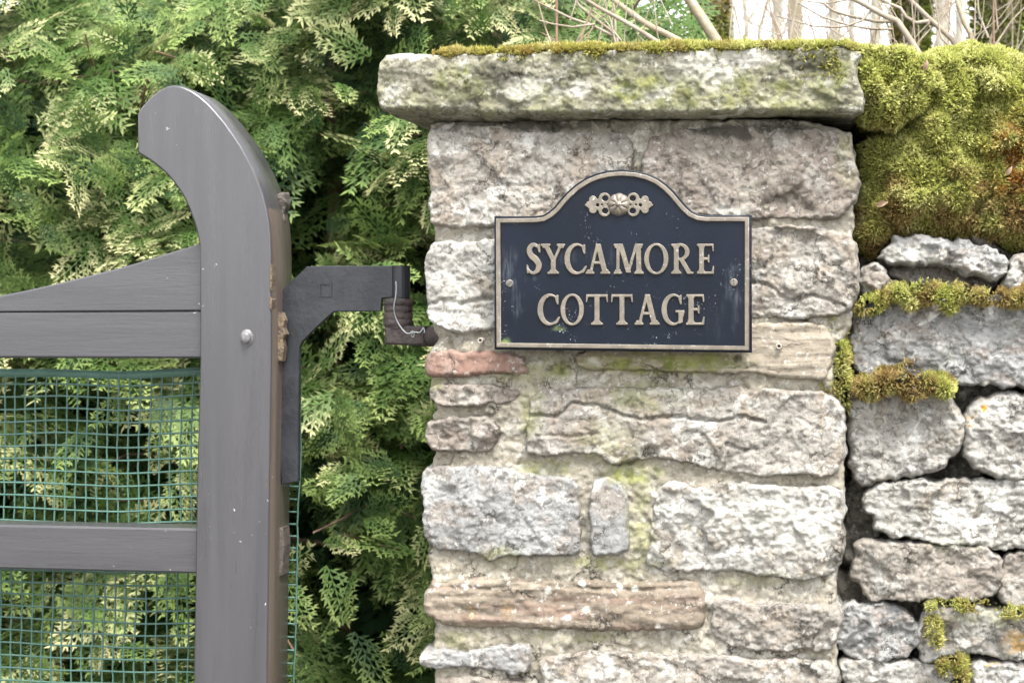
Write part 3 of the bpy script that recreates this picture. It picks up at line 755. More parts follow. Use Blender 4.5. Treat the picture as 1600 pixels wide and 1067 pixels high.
moss_mound('moss_patch', 'tiny moss tuft on the cleft face of the long low stone',
           [(1449,985),(1458,982),(1466,996),(1470,1010),(1460,1012),(1452,1002)], .0, .01, 5, .06, 420, .005, .0011, 371, lambda x, y: .3 + 0 * x, ragged=True, rel=.004)
# yellow moss along the slab's top arris, and a few drips down its face
mb = MB(); TT = tri_of(cT, cQ)
def topmask(c, nn):
    q = proj(c); edge = 86 + 9 * fbm(q[:, 0] / 40, q[:, 0] * 0, 1, 5, 3) - (q[:, 0] - 700) * .016
    w = (q[:, 1] < edge) * (c[:, 1] < .25) * sstep(670, 715, q[:, 0]) * np.clip(.45 + 1.2 * (fbm(q[:, 0] / 60, c[:, 1] * 9, 2, 6, 3) + .3), .3, 1.2)
    return w * np.where(c[:, 1] < .03, 1.0, .35)
P, N = scatter(cV, TT, 20000, rng, topmask)
q = proj(P); shoots(mb, P, N, .0072, .0013, rng, np.clip(.12 + .7 * fbm(q[:, 0] / 40, q[:, 1] / 20, 6, 2, 2), 0, .7), .22 * (1 - sstep(850, 1250, q[:, 0])), up=.5)
P, N = scatter(cV, TT, 1300, rng, lambda c, nn: blobs([(800, 88, 26, 12, 1), (1036, 82, 14, 10, 1), (1300, 100, 18, 30, 1), (1255, 88, 30, 10, .6), (1255, 120, 10, 14, .35)], proj(c)[:, 0], proj(c)[:, 1]))
shoots(mb, P, N, .006, .0012, rng, .3, 0.0)
moss_obj('moss_strip', 'thin yellow moss growing along the top edge of the pillar slab', mb)

# dead leaves caught in the moss
for (x, y, s, a) in ((1444, 112, .008, 1.3), (1368, 322, .009, .3), (1572, 274, .007, 1.0)):
    c = pix(float(x), float(y), -.035 if y < 200 else -.022)
    mbl = MB(); n = 9; u = np.linspace(0, 1, n)
    wv = .42 * np.sin(math.pi * u ** .8) * s; curl = .35 * s * np.sin(u * 2.6)
    ax = np.array([math.cos(a), -.25, math.sin(a)]); sd = np.array([-math.sin(a), -.3, math.cos(a)])
    mid = c + (u * s * 1.8)[:, None] * ax + np.outer(curl, [0, -1, 0])
    V = np.vstack([mid + wv[:, None] * sd + np.outer(wv, [0, -.5, 0]), mid, mid - wv[:, None] * sd + np.outer(wv, [0, -.5, 0])])
    F = [(r * n + i, r * n + i + 1, (r + 1) * n + i + 1, (r + 1) * n + i) for r in range(2) for i in range(n - 1)]
    mbl.add(V, F)
    o = link('dead_leaf', mbl.mesh('dead_leaf'), M['deadleaf'])
    tag(o, {112: 'curled pinkish brown dead leaf between the two moss cushions', 322: 'brown dead leaf low in the moss beside the pillar', 274: 'small pale dead leaf on the moss near its orange patch'}[y], 'leaf')

# ------------------------------------------------------------------ gate
GY = .09; GT = .10
GATE = thing('wooden_gate', 'brown grey painted timber gate with curved heel post and green net', 'gate', tuple(pix(365., 900., GY + .05) * np.array([1, 1, 0])))
def xz(pts, Y): p = pix([a for a, _ in pts], [b_ for _, b_ in pts], Y); return p[:, [0, 2]]
def dens(pts, k0, k1, n):                                  # smooth run through points k0..k1
    return pts
outer = [(214.5,179),(219,170),(228,160),(238,149),(249,141),(260,135.5),(270,133.4),(280,134),(288,136),(300,141.5),(312,149.5),(326,161.5),(339,176),(352,191.5),(363,207),(376,226),(387,246),(397,265),(405,284),(412,304),(417,324),(421,346),(423,368),(424,400)]
inner = [(312,400),(311.5,386),(309,371),(305.5,356),(300,340),(294.5,325),(288,311),(279.5,297),(270,284),(260,272.5),(249,262.5),(238,254),(228,247.5),(214.5,239)]
lower = [(424,560),(421,760),(417,1067)]
pz = xz(outer + lower, GY); pz2 = xz([(302,1067),(307,760),(312,560)] + inner, GY)
def ext(p, q, z): return p + (p - q) * (z - p[1]) / (p[1] - q[1])
zb = .07
pl = np.vstack([pz, ext(pz[-1], pz[-2], zb), ext(pz2[0], pz2[1], zb), pz2])
def bez(P): return P
STILE = prism('heel_post', pl, GY, GY + GT, M['paint_v'], GATE, .003, True)
me = STILE.data
me.materials.append(M['paint_side'])
for p in me.polygons:                                      # the worn outer side below the curve
    c = STILE.location + GATE.location + p.center
    q = proj(np.array(c)[None])[0]
    if p.normal.x > .97 and abs(p.normal.y) < .3: p.material_index = 1
# rails
def rail(name, ytop, ybot, xl, yfront, yback, xr_px=312, bev=.003):
    zt = pix(150., ytop, yfront)[2]; zb_ = pix(150., ybot, yfront)[2]; xr = pix(xr_px + 2., 700., yfront)[0] + .01
    return prism(name, [(xl, zb_), (xr, zb_), (xr, zt), (xl, zt)], yfront, yback, M['paint_h'], GATE, bev)
XL = pix(0., 500., GY)[0] - 1.6
RF, RB = GY + .018, GY + GT - .018
rail('top_rail', 487.5, 559.5, XL, RF, RB)
rail('middle_rail', 822.5, 892, XL, RF, RB)
zlow = .22
prism('bottom_rail', [(XL, zlow), (pix(312., 700., RF)[0] + .01, zlow), (pix(312., 700., RF)[0] + .01, zlow + .075), (XL, zlow + .075)], RF, RB, M['paint_h'], GATE)
ramp = [(318,378.5),(290,387.5),(255,398),(210,412),(180,420.5),(150,428),(120,435.5),(90,443),(65,448.5),(45,453),(20,458),(0,462),(-60,471),(-150,479),(-260,484)]
rp = xz(ramp, RF + .001); zt = pix(150., 486.6, RF)[2]
prism('curved_rail', np.vstack([rp, [(rp[-1, 0] - .1, zt), (rp[0, 0], zt)]]), RF + .001, RB - .001, M['paint_h'], GATE, .0025)
prism('closing_post', [(XL - .09, zb), (XL, zb), (XL, zt + .09), (XL - .09, zt + .09)], GY, GY + GT, M['paint_v'], GATE)
# bolt head: domed nut with a collar
c = pix(386., 528., GY); b = MB(); th = np.arange(20) / 20 * 2 * math.pi
prof = [(.0100, .002), (.0100, -.001), (.0092, -.0020), (.0074, -.0022), (.0070, -.0055), (.0056, -.0078), (.0030, -.0088), (.0001, -.0090)]
V = np.vstack([np.stack([c[0] + r * np.cos(th), np.full(20, c[1] + yy), c[2] + 1.25 * r * np.sin(th)], -1) for r, yy in prof])
F = [(k * 20 + j, k * 20 + (j + 1) % 20, (k + 1) * 20 + (j + 1) % 20, (k + 1) * 20 + j) for k in range(len(prof) - 1) for j in range(20)]
b.add(V, F); link('bolt', b.mesh('bolt'), M['steel'], GATE)
# green netting on the back of the gate
NY = GY + GT + .006
b = MB(); cellw = .0169; cellh = .0190; rN = .00150
xr_top, xr_bot = pix(470., 580., NY)[0], pix(446., 1067., NY)[0]
z_top = pix(150., 578., NY)[2]; z_bot = zlow + .03; zr = pix(150., 1067., NY)[2]
def nrt(z): return xr_top + (xr_bot - xr_top) * (z_top - z) / (z_top - zr)
def wob(x, z):
    return np.stack([x + .0040 * perlin(x * 9, z * 9, 0, 3) + .0012 * perlin(x * 60, z * 60, 1, 3) - .012 * (z_top - z) * 0 - .02 * (z_top - z), NY + .003 * perlin(x * 9, z * 9, 0, 4),
                     z + .0042 * perlin(x * 7, z * 7, 0, 5) + .007 * perlin(x * 3.1, z * .6, 2, 6) - .018 * (x - xr_top) * 0], -1)
nz = int((z_top - z_bot) / cellh); nxn = int((xr_top - XL) / cellw)
for k in range(1, nz + 1):
    z = z_top - k * cellh; x = np.arange(XL, xr_top + .0045, cellw / 2)
    b.tube(wob(x, np.full(len(x), z)), rN * 1.05, 4)
for k in range(nxn + 1):
    x = xr_top - k * cellw; z = np.arange(z_top, z_bot, -cellw / 2)
    b.tube(wob(np.full(len(z), x), z), rN, 4)
x = np.arange(XL, xr_top + .003, .02)
A = wob(x, np.full(len(x), z_top + .004)); Bv = wob(x, np.full(len(x), z_top - .0085)); n = len(x)
V = np.vstack([A + [0, -.001, 0], Bv + [0, -.001, 0], Bv + [0, .001, 0], A + [0, .001, 0]])
F = [(r * n + i, r * n + i + 1, ((r + 1) % 4) * n + i + 1, ((r + 1) % 4) * n + i) for r in range(4) for i in range(n - 1)]
b.add(V, F)
o = link('netting', b.mesh('netting'), M['net'], GATE); o['kind'] = 'stuff'
# iron hinge on the outer side of the heel post
HY0, HY1 = GY + .052, GY + .062
arm = [(479,416.5),(500,415.5),(622,415.5),(622,465),(597,466),(595,486.5),(522,487),(510,497),(490,516),(473,533),(468,543),(467,640),(466,752),(440,757),(434,700),(430,455),(439,455)]
HIN = prism('hinge_arm', xz(arm, HY0), HY0, HY1, M['iron'], GATE, .0012)
b = MB(); ctr = pix(626., 440., HY0 + .004)
z0, z1 = pix(626., 465.5, HY0)[2], pix(626., 415.2, HY0)[2]
b.tube([(ctr[0], HY0 + .006, z0), (ctr[0], HY0 + .006, z1)], .0135, 20)
link('hinge_eye', b.mesh('hinge_eye', False), M['iron'], HIN)
b = MB(); a0 = pix(499., 442., HY0); a1 = pix(518.5, 463.5, HY0)          # square bolt in the arm, in a raised frame
x0, x1, z0, z1 = a0[0], a1[0], a1[2], a0[2]; w = .0022
b.box((x0, HY0 - .0018, z1 - w), (x1, HY0 + .001, z1)); b.box((x0, HY0 - .0018, z0), (x1, HY0 + .001, z0 + w))
b.box((x0, HY0 - .0018, z0 + w), (x0 + w, HY0 + .001, z1 - w)); b.box((x1 - w, HY0 - .0018, z0 + w), (x1, HY0 + .001, z1 - w))
link('square_hole', b.mesh('square_hole', False), M['iron'], HIN)
# split bare wood at the hinge
rngw = np.random.default_rng(3)
spl = [(436,489),(444,488),(449,500),(447,512),(451,522),(446,530),(448,545),(445,564),(438,566),(434,545),(437,520),(433,500)]
pw = xz(spl, GY + .045); prism('split_edge', pw, GY + .03, GY + .050, M['rawwood'], GATE, .002)
spl2 = [(418,302),(430,305),(442,300),(446,318),(445,345),(440,362),(434,372),(430,350),(422,330)]
pw = xz(spl2, GY + .075)
V, T, Q = relief('x', spl2, GY + .07, None, seed=9, sp=2.2, rel=.003, E=.004, ew=3, depth=.026, jit=1.2, cell=10, build=False)
me = mesh_np('worn_edge', V, [T, Q]); link('worn_edge', me, M['wornwood'], GATE)
chips = [[(426.5,413),(428.5,414),(429,432),(428,456),(426,450),(425.5,430)], [(426,463),(429,468),(428,486),(425,480)], [(420,745),(422,748),(421,760),(419,756)]]
for ch in chips:
    prism('bare_chip', xz(ch, GY + .012), GY - .0006, GY + .02, M['rawwood'], GATE, .0003)
prism('splinter', xz([(438, 822), (448, 822), (450, 850), (446, 896), (440, 900), (437, 860)], GY + .07), GY + .05, GY + .085, M['wornwood'], GATE, .002)

# hook built into the pillar that carries the hinge
HOOK = thing('gate_hook', 'rusted iron hinge hook built into the side of the stone pillar', 'hinge', tuple(pix(625., 525., HY0 + .006)))
b = MB(); cz = lambda y: pix(622., float(y), HY0)[2]; cx0 = pix(621., 490., HY0)[0]
rr = [(466.5, .0190), (470, .0205), (472, .0215), (476, .0212), (477, .0200), (481, .0208), (486, .0212), (488, .0195), (490, .0205), (497, .0215), (499, .0202), (501, .0218), (508, .0222), (510, .0206), (513.5, .0200)]
th = np.arange(28) / 28 * 2 * math.pi
V = np.vstack([np.stack([cx0 + (r + .0008 * np.sin(5 * th + k)) * np.cos(th), HY0 + .006 + r * np.sin(th), np.full(28, cz(y)) + .0006 * np.sin(3 * th + k)], -1) for k, (y, r) in enumerate(rr)])
F = [(k * 28 + j, k * 28 + (j + 1) % 28, (k + 1) * 28 + (j + 1) % 28, (k + 1) * 28 + j) for k in range(len(rr) - 1) for j in range(28)]
b.add(V, F)
b.add(np.vstack([V[:28], [[cx0, HY0 + .006, cz(466)]]]), [(j, (j + 1) % 28, 28) for j in range(28)])
link('washer_stack', b.mesh('washer_stack'), M['rust'], HOOK)
prism('shank', xz([(600, 512), (612, 510), (640, 509), (664, 509), (664, 539), (640, 540), (601, 538)], HY0 - .012), HY0 - .012, HY0 + .024, M['rust'], HOOK, .003)
b = MB(); pA, pB = pix(658., 526., HY0 + .004), pix(760., 526., HY0 + .004)
b.tube([pA, pB], .0145, 18); link('tail_rod', b.mesh('tail_rod'), M['rust'], HOOK)
# tie wire
wp = [(618.6,440),(619.3,452),(618,466),(615,479),(616.5,492),(622,505),(629,515),(635,521),(641,521),(645,517),(648,520),(646,527),(642,525),(645,519),(651,519),(656,520),(659,516),(662,511),(664,520),(661,520)]
W = np.array(wp, float); tt = np.linspace(0, len(W) - 1, 110)
X = np.interp(tt, np.arange(len(W)), W[:, 0]); Yw = np.interp(tt, np.arange(len(W)), W[:, 1])
ker = np.ones(5) / 5; X[2:-2] = np.convolve(X, ker, 'valid'); Yw[2:-2] = np.convolve(Yw, ker, 'valid')
b = MB(); b.tube(pix(X, Yw, HY0 - .0205 - .002 * np.sin(tt)), .0009, 6)
o = link('tie_wire', b.mesh('tie_wire'), M['wire']); tag(o, 'thin galvanised wire looped from the hinge to the hook', 'wire')

# ------------------------------------------------------------------ house sign
SY = -.034                                               # front of the plate
SIGN = thing('house_sign', 'navy cast metal house name sign with brass rim and arched top', 'sign', tuple(pix(972., 550., SY)))
def curve_mesh(name, loops, y, ext_, bev, mat, parent, res=1):
    cu = bpy.data.curves.new(name, 'CURVE'); cu.dimensions = '2D'; cu.fill_mode = 'BOTH'
    cu.extrude = max(ext_ - bev, 1e-5); cu.bevel_depth = bev; cu.bevel_resolution = res; cu.offset = -bev
    for L in loops:
        s = cu.splines.new('POLY'); s.points.add(len(L) - 1)
        s.points.foreach_set('co', np.c_[L, np.zeros(len(L)), np.ones(len(L))].astype(np.float32).ravel()); s.use_cyclic_u = True
    ob = bpy.data.objects.new(name, cu); COL.objects.link(ob)
    dg = bpy.context.evaluated_depsgraph_get()
    me = bpy.data.meshes.new_from_object(ob.evaluated_get(dg))
    bpy.data.objects.remove(ob); bpy.data.curves.remove(cu)
    n = len(me.vertices); co = np.empty(n * 3, np.float32); me.vertices.foreach_get('co', co); co = co.reshape(-1, 3)
    me.vertices.foreach_set('co', np.stack([co[:, 0], y - co[:, 2], co[:, 1]], -1).astype(np.float32).ravel())
    me.update(); me.materials.clear(); me.name = name
    return link(name, me, mat, parent)
edge = [(772,338),(810,338),(838,337.5),(848,336),(857,331),(866,323),(875,312),(886,300),(899,288.5),(915,278),(932,271),(951,266.5),(972,265),(993,266.5),(1012,271),(1028,278),(1042,288),(1054,299.5),(1064,311.5),(1073,322),(1082,330),(1092,334.5),(1104,336),(1140,336),(1174,336),(1174.5,551),(772.5,546)]
E0 = resample(np.array(edge, float), 3.0)
def inset(P, d):
    t = np.roll(P, -1, 0) - np.roll(P, 1, 0); t /= np.linalg.norm(t, axis=1)[:, None]
    nrm = np.stack([-t[:, 1], t[:, 0]], -1)
    return P + nrm * d
def inset_corner(edge, d):                               # mitred inset of the traced outline
    P = np.array(edge, float); e = np.roll(P, -1, 0) - P; e /= np.linalg.norm(e, axis=1)[:, None]
    n1 = np.stack([-e[:, 1], e[:, 0]], -1); n0 = np.roll(n1, 1, 0); m = n0 + n1; m /= np.maximum((m * n1).sum(1), .4)[:, None]
    return P + m * d
L0 = xz(edge, SY); Lr1 = xz(inset_corner(edge, 3.5), SY); Lr2 = xz(inset_corner(edge, 10.5), SY)
plate = curve_mesh('plate', [L0], SY + .008, .008, .0015, M['enamel'], SIGN)
# fine face sheet carries the wear marks (scuffs round the screws, algae in the corner)
fV, fT, fQ = relief('x', [tuple(p) for p in inset_corner(edge, 5)], SY - .0004, None, seed=2, sp=3.2, rel=0, E=0, ew=3, depth=.002, jit=0, build=False, round_=0)
fp = proj(fV)
sc_ = blobs([(797, 420, 15, 38, .9), (808, 470, 10, 26, .6), (806, 450, 8, 60, .4), (1142, 440, 13, 34, .9), (1152, 462, 10, 24, .7), (1150, 500, 6, 30, .35), (1122, 500, 24, 44, .16),
             (828, 432, 14, 10, .5), (900, 400, 40, 14, .25), (870, 505, 20, 10, .4), (960, 405, 10, 20, .3), (1060, 420, 10, 20, .3)], fp[:, 0], fp[:, 1])
al_ = blobs([(784, 536, 16, 9, .9), (793, 541, 26, 5, .6), (872, 512, 14, 4, .5)], fp[:, 0], fp[:, 1])
link('face', mesh_np('face', fV, [fT, fQ], dict(scuff=sc_, algae=al_), False), M['enamel'], SIGN)
curve_mesh('rim', [Lr1, Lr2], SY - .0012, .0022, .0010, M['brass'], SIGN)

def contour(f, x0, x1, y0, y1, st):
    xs = np.arange(x0, x1 + st, st); ys = np.arange(y0, y1 + st, st)
    X, Y_ = np.meshgrid(xs, ys); D = f(X, Y_) + 1e-6
    nxt = {}
    tab = {1: [(3, 0)], 2: [(0, 1)], 3: [(3, 1)], 4: [(1, 2)], 5: [(3, 2), (1, 0)], 6: [(0, 2)], 7: [(3, 2)], 8: [(2, 3)], 9: [(2, 0)], 10: [(0, 3), (2, 1)], 11: [(2, 1)], 12: [(1, 3)], 13: [(1, 0)], 14: [(0, 3)]}
    def key(i, j, e): return [(i, j, 0), (i + 1, j, 1), (i, j + 1, 0), (i, j, 1)][e]
    def pt(k):
        i, j, a = k
        if a == 0: d0, d1 = D[j, i], D[j, i + 1]; t = d0 / (d0 - d1); return (xs[i] + t * st, ys[j])
        d0, d1 = D[j, i], D[j + 1, i]; t = d0 / (d0 - d1); return (xs[i], ys[j] + t * st)
    S = D < 0
    code = S[:-1, :-1] * 1 + S[:-1, 1:] * 2 + S[1:, 1:] * 4 + S[1:, :-1] * 8
    for j, i in zip(*np.nonzero((code > 0) & (code < 15))):
        for a, b_ in tab[int(code[j, i])]: nxt[key(i, j, a)] = key(i, j, b_)
    loops = []
    while nxt:
        k0 = next(iter(nxt)); L = []; k = k0
        while k in nxt:
            L.append(pt(k)); k = nxt.pop(k)
        if len(L) > 5:
            L = np.array(L); L = (np.roll(L, 1, 0) + 2 * L + np.roll(L, -1, 0)) / 4; loops.append(L)
    return loops
# glyph parts as signed fields on a 100-high em, y down
def half(pts):
    P = np.array(pts, float)
    if np.sum(P[:, 0] * np.roll(P[:, 1], -1) - np.roll(P[:, 0], -1) * P[:, 1]) < 0: P = P[::-1]
    def f(x, y):
        r = np.full(x.shape, -1e9)
        for (ax, ay), (bx, by) in zip(P, np.roll(P, -1, 0)):
            dx, dy = bx - ax, by - ay; L = math.hypot(dx, dy)
            r = np.maximum(r, ((x - ax) * dy - (y - ay) * dx) / L)
        return r
    return f
def ell(cx, cy, rx, ry): return lambda x, y: (np.hypot((x - cx) / rx, (y - cy) / ry) - 1) * min(rx, ry)
def uni(*fs): return lambda x, y: np.minimum.reduce([f(x, y) for f in fs])
def sub(a, b_): return lambda x, y: np.maximum(a(x, y), -b_(x, y))
def inter(a, b_): return lambda x, y: np.maximum(a(x, y), b_(x, y))
def stroke(pts):                                          # (x, y, half width) chain
    P = np.array(pts, float); t = np.linspace(0, len(P) - 1, (len(P) - 1) * 8 + 1)
    # Catmull-Rom
    Q = np.vstack([2 * P[0] - P[1], P, 2 * P[-1] - P[-2]]); i = np.minimum(t.astype(int), len(P) - 2); u = (t - i)[:, None]
    a, b_, c, d = Q[i], Q[i + 1], Q[i + 2], Q[i + 3]
    C = .5 * (2 * b_ + (c - a) * u + (2 * a - 5 * b_ + 4 * c - d) * u ** 2 + (3 * b_ - a - 3 * c + d) * u ** 3)
    def f(x, y):
        r = np.full(x.shape, 1e9)
        for (ax, ay, aw), (bx, by, bw) in zip(C[:-1], C[1:]):
            dx, dy = bx - ax, by - ay; L = dx * dx + dy * dy + 1e-9
            s = np.clip(((x - ax) * dx + (y - ay) * dy) / L, 0, 1)
            r = np.minimum(r, np.hypot(x - ax - s * dx, y - ay - s * dy) - (aw + (bw - aw) * s))
        return r
    return f
def vstem(x, w, y0=0, y1=100): return half([(x - w / 2, y0), (x + w / 2, y0), (x + w / 2, y1), (x - w / 2, y1)])
def serif(x, y, w, up):                                   # bracketed slab serif
    s = -1 if up else 1
    return uni(half([(x - w / 2, y), (x + w / 2, y), (x + w / 2, y - s * 7), (x - w / 2, y - s * 7)]),
               half([(x - w / 2 + 3, y - s * 6), (x + w / 2 - 3, y - s * 6), (x + 9, y - s * 15), (x - 9, y - s * 15)]))
def diag(x0, y0, x1, y1, w): return half([(x0 - w / 2, y0), (x0 + w / 2, y0), (x1 + w / 2, y1), (x1 - w / 2, y1)])
G = {}
Cout = sub(ell(40, 50, 39, 52), ell(45, 50, 26, 43))
G['C'] = (72, uni(sub(Cout, half([(50, 24), (100, 10), (100, 84), (54, 74)])), half([(62, 2), (69, 2), (69, 34), (64, 34), (58, 16)]), stroke([(52, 95, 4), (62, 90, 5), (71, 76, 3)])))
G['O'] = (80, sub(ell(40, 50, 40, 52), ell(40, 50, 24, 44)))
G['G'] = (76, uni(sub(Cout, half([(50, 24), (100, 10), (100, 60), (60, 60)])), half([(62, 2), (69, 2), (69, 34), (64, 34), (58, 16)]), half([(58, 54), (73, 54), (73, 92), (62, 97), (58, 92)]), half([(48, 52), (79, 52), (79, 60), (48, 60)])))
G['S'] = (54, uni(stroke([(46, 26, 3), (43, 12, 4.5), (32, 4, 6), (20, 6, 8), (12, 20, 9), (18, 38, 10), (34, 52, 10.5), (44, 68, 10), (42, 84, 9), (32, 95, 6), (20, 96, 5), (9, 86, 4), (5, 72, 3)]),
                 half([(42, 1), (49, 1), (50, 30), (45, 30)]), half([(2, 70), (7, 70), (11, 98), (4, 99)])))
G['Y'] = (78, uni(diag(14, 3, 40, 56, 17), diag(64, 3, 41, 56, 10), vstem(39, 16, 50, 100), serif(14, 0, 32, True), serif(64, 0, 28, True), serif(39, 100, 38, False)))
G['A'] = (82, uni(diag(41, 0, 66, 100, 18), diag(39, 4, 15, 100, 10), half([(26, 58), (56, 58), (56, 67), (24, 67)]), serif(14, 100, 30, False), serif(66, 100, 34, False), half([(33, 0), (47, 0), (50, 12), (36, 14)])))
G['M'] = (98, uni(diag(15, 0, 14, 100, 11), diag(22, 0, 50, 96, 17), diag(76, 0, 49, 96, 10), diag(82, 0, 84, 100, 17), serif(14, 100, 28, False), serif(84, 100, 32, False), serif(13, 0, 26, True), serif(86, 0, 24, True)))
G['R'] = (80, uni(vstem(20, 17), serif(20, 0, 36, True), serif(20, 100, 36, False), sub(inter(ell(32, 27, 34, 29), half([(16, -5), (90, -5), (90, 60), (16, 60)])), ell(30, 27, 20, 20)), diag(38, 52, 66, 98, 18), half([(58, 93), (80, 93), (80, 100), (56, 100)])))
G['E'] = (64, uni(vstem(18, 17), half([(2, 0), (58, 0), (58, 8), (2, 8)]), half([(2, 92), (60, 92), (60, 100), (2, 100)]), half([(18, 45), (44, 45), (44, 54), (18, 54)]),
                 half([(52, 0), (59, 0), (60, 26), (56, 26)]), half([(57, 72), (61, 72), (60, 100), (50, 100)]), half([(39, 38), (45, 34), (45, 65), (39, 61)]), serif(18, 0, 32, True), serif(18, 100, 32, False)))
G['T'] = (74, uni(vstem(37, 17), half([(2, 0), (72, 0), (72, 9), (2, 9)]), half([(1, 0), (9, 0), (4, 27), (0, 27)]), half([(65, 0), (73, 0), (74, 27), (70, 27)]), serif(37, 100, 40, False)))
z = lambda v: 740 + v / 3.2326
row1 = [('S', 265, 345), ('Y', 343, 464), ('C', 458, 570), ('A', 568, 690), ('M', 708, 857), ('O', 862, 985), ('R', 995, 1112), ('E', 1125, 1220)]
row2 = [('C', 322, 435), ('O', 440, 558), ('T', 568, 680), ('T', 695, 805), ('A', 815, 940), ('G', 948, 1062), ('E', 1070, 1172)]
for row, yt, yb in ((row1, 381.3, 428.4), (row2, 460, 507.8)):
    for ch, a, b_ in row:
        w, f = G[ch]
        loops = contour(f, -6, w + 10, -8, 108, 1.6)
        sx = (z(b_) - z(a)) / w; sy = (yb - yt) / 100
        L = [xz([(z(a) + p[0] * sx, yt + p[1] * sy) for p in q], SY) for q in loops if len(q) > 8]
        curve_mesh('letter', L, SY - .0013, .0020, .0007, M['brass'], SIGN)
# rosette and its two pierced side leaves
fl = uni(*[ell(x, y, r, r) for x, y, r in ((945, 311, 9.5), (945, 329.5, 9.5), (936, 320, 9), (927, 312.5, 6.2), (927, 328, 6.2), (921, 320, 5.2))], half([(913.5, 321), (922, 314), (930, 321), (922, 327.5)]))
fl = sub(fl, uni(ell(946, 310.5, 4.8, 4.4), ell(946, 330, 4.8, 4.4), ell(934, 321, 2.6, 2.6), ell(941, 320.5, 1.6, 1.6)))
ros = thing('rosette', '', 'x'); del ros['label']; del ros['category']; ros.parent = SIGN; rc = pix(967., 320., SY); ros.location = Vector(rc) - SIGN.location
for s in (1, -1):
    L = [xz([(p[0] if s > 0 else 2 * 967.5 - p[0], p[1]) for p in q], SY) for q in contour(fl, 908, 962, 296, 346, .9) if len(q) > 6]
    curve_mesh('side_leaf', L, SY - .0013, .0022, .0008, M['brass'], ros)
nr, nth = 12, 96; V = []; R0 = 18.0 * .00085
for i in range(nr + 1):
    for j in range(nth):
        r = i / nr; a = j / nth * 2 * math.pi
        lob = abs(math.cos(4 * a + .3)) ** .45
        rr_ = R0 * r * (1 - .07 * (1 - lob) * sstep(.6, 1, r))
        hgt = .0085 * math.sqrt(max(0, 1 - r ** 2.4)) * (1 - .30 * (1 - lob) * sstep(.18, .45, r)) + .002 * (1 - sstep(.14, .2, r)) - .0012 * math.exp(-((r - .22) / .04) ** 2)
        V.append((rc[0] + rr_ * math.cos(a), SY - .0010 - hgt, rc[2] + rr_ * math.sin(a)))
F = [(i * nth + j, i * nth + (j + 1) % nth, (i + 1) * nth + (j + 1) % nth, (i + 1) * nth + j) for i in range(nr) for j in range(nth)]
b = MB(); b.add(V, F); link('flower', b.mesh('flower'), M['brass'], ros)
b = MB(); b.tube([(rc[0], SY + .001, rc[2]), (rc[0], SY - .0016, rc[2])], R0 * 1.08, 32); link('boss', b.mesh('boss', False), M['enamel'], ros)
for (x, y, a) in ((796.5, 443, .8), (1146.5, 441.5, 1.6)):
    c = pix(x, y, SY); b = MB(); th = np.arange(24) / 24 * 2 * math.pi; R = .0052
    dx, dz = math.cos(a), math.sin(a)
    prof = [(R, .001), (R, -.0014), (R * .8, -.0024)]
    V = np.vstack([np.stack([c[0] + r * np.cos(th), np.full(24, c[1] + yy), c[2] + r * np.sin(th)], -1) for r, yy in prof])
    F = [(k * 24 + j, k * 24 + (j + 1) % 24, (k + 1) * 24 + (j + 1) % 24, (k + 1) * 24 + j) for k in range(2) for j in range(24)]
    b.add(V, F)
    for s in (1, -1):                                     # two half-moons leave the slot open
        g_ = .13; aa = np.linspace(math.asin(g_), math.pi - math.asin(g_), 11) * s + a
        pts = np.stack([c[0] + R * .8 * np.cos(aa), np.full(11, c[1] - .0024), c[2] + R * .8 * np.sin(aa)], -1)
        b.add(pts, [(0, i, i + 1) for i in range(1, 10)])
    b.add(np.vstack([np.stack([c[0] + R * .8 * np.cos(th), np.full(24, c[1] - .0012), c[2] + R * .8 * np.sin(th)], -1), [[c[0], c[1] - .0012, c[2]]]]), [(j, (j + 1) % 24, 24) for j in range(24)])
    link('screw', b.mesh('screw', False), M['screw'], SIGN)

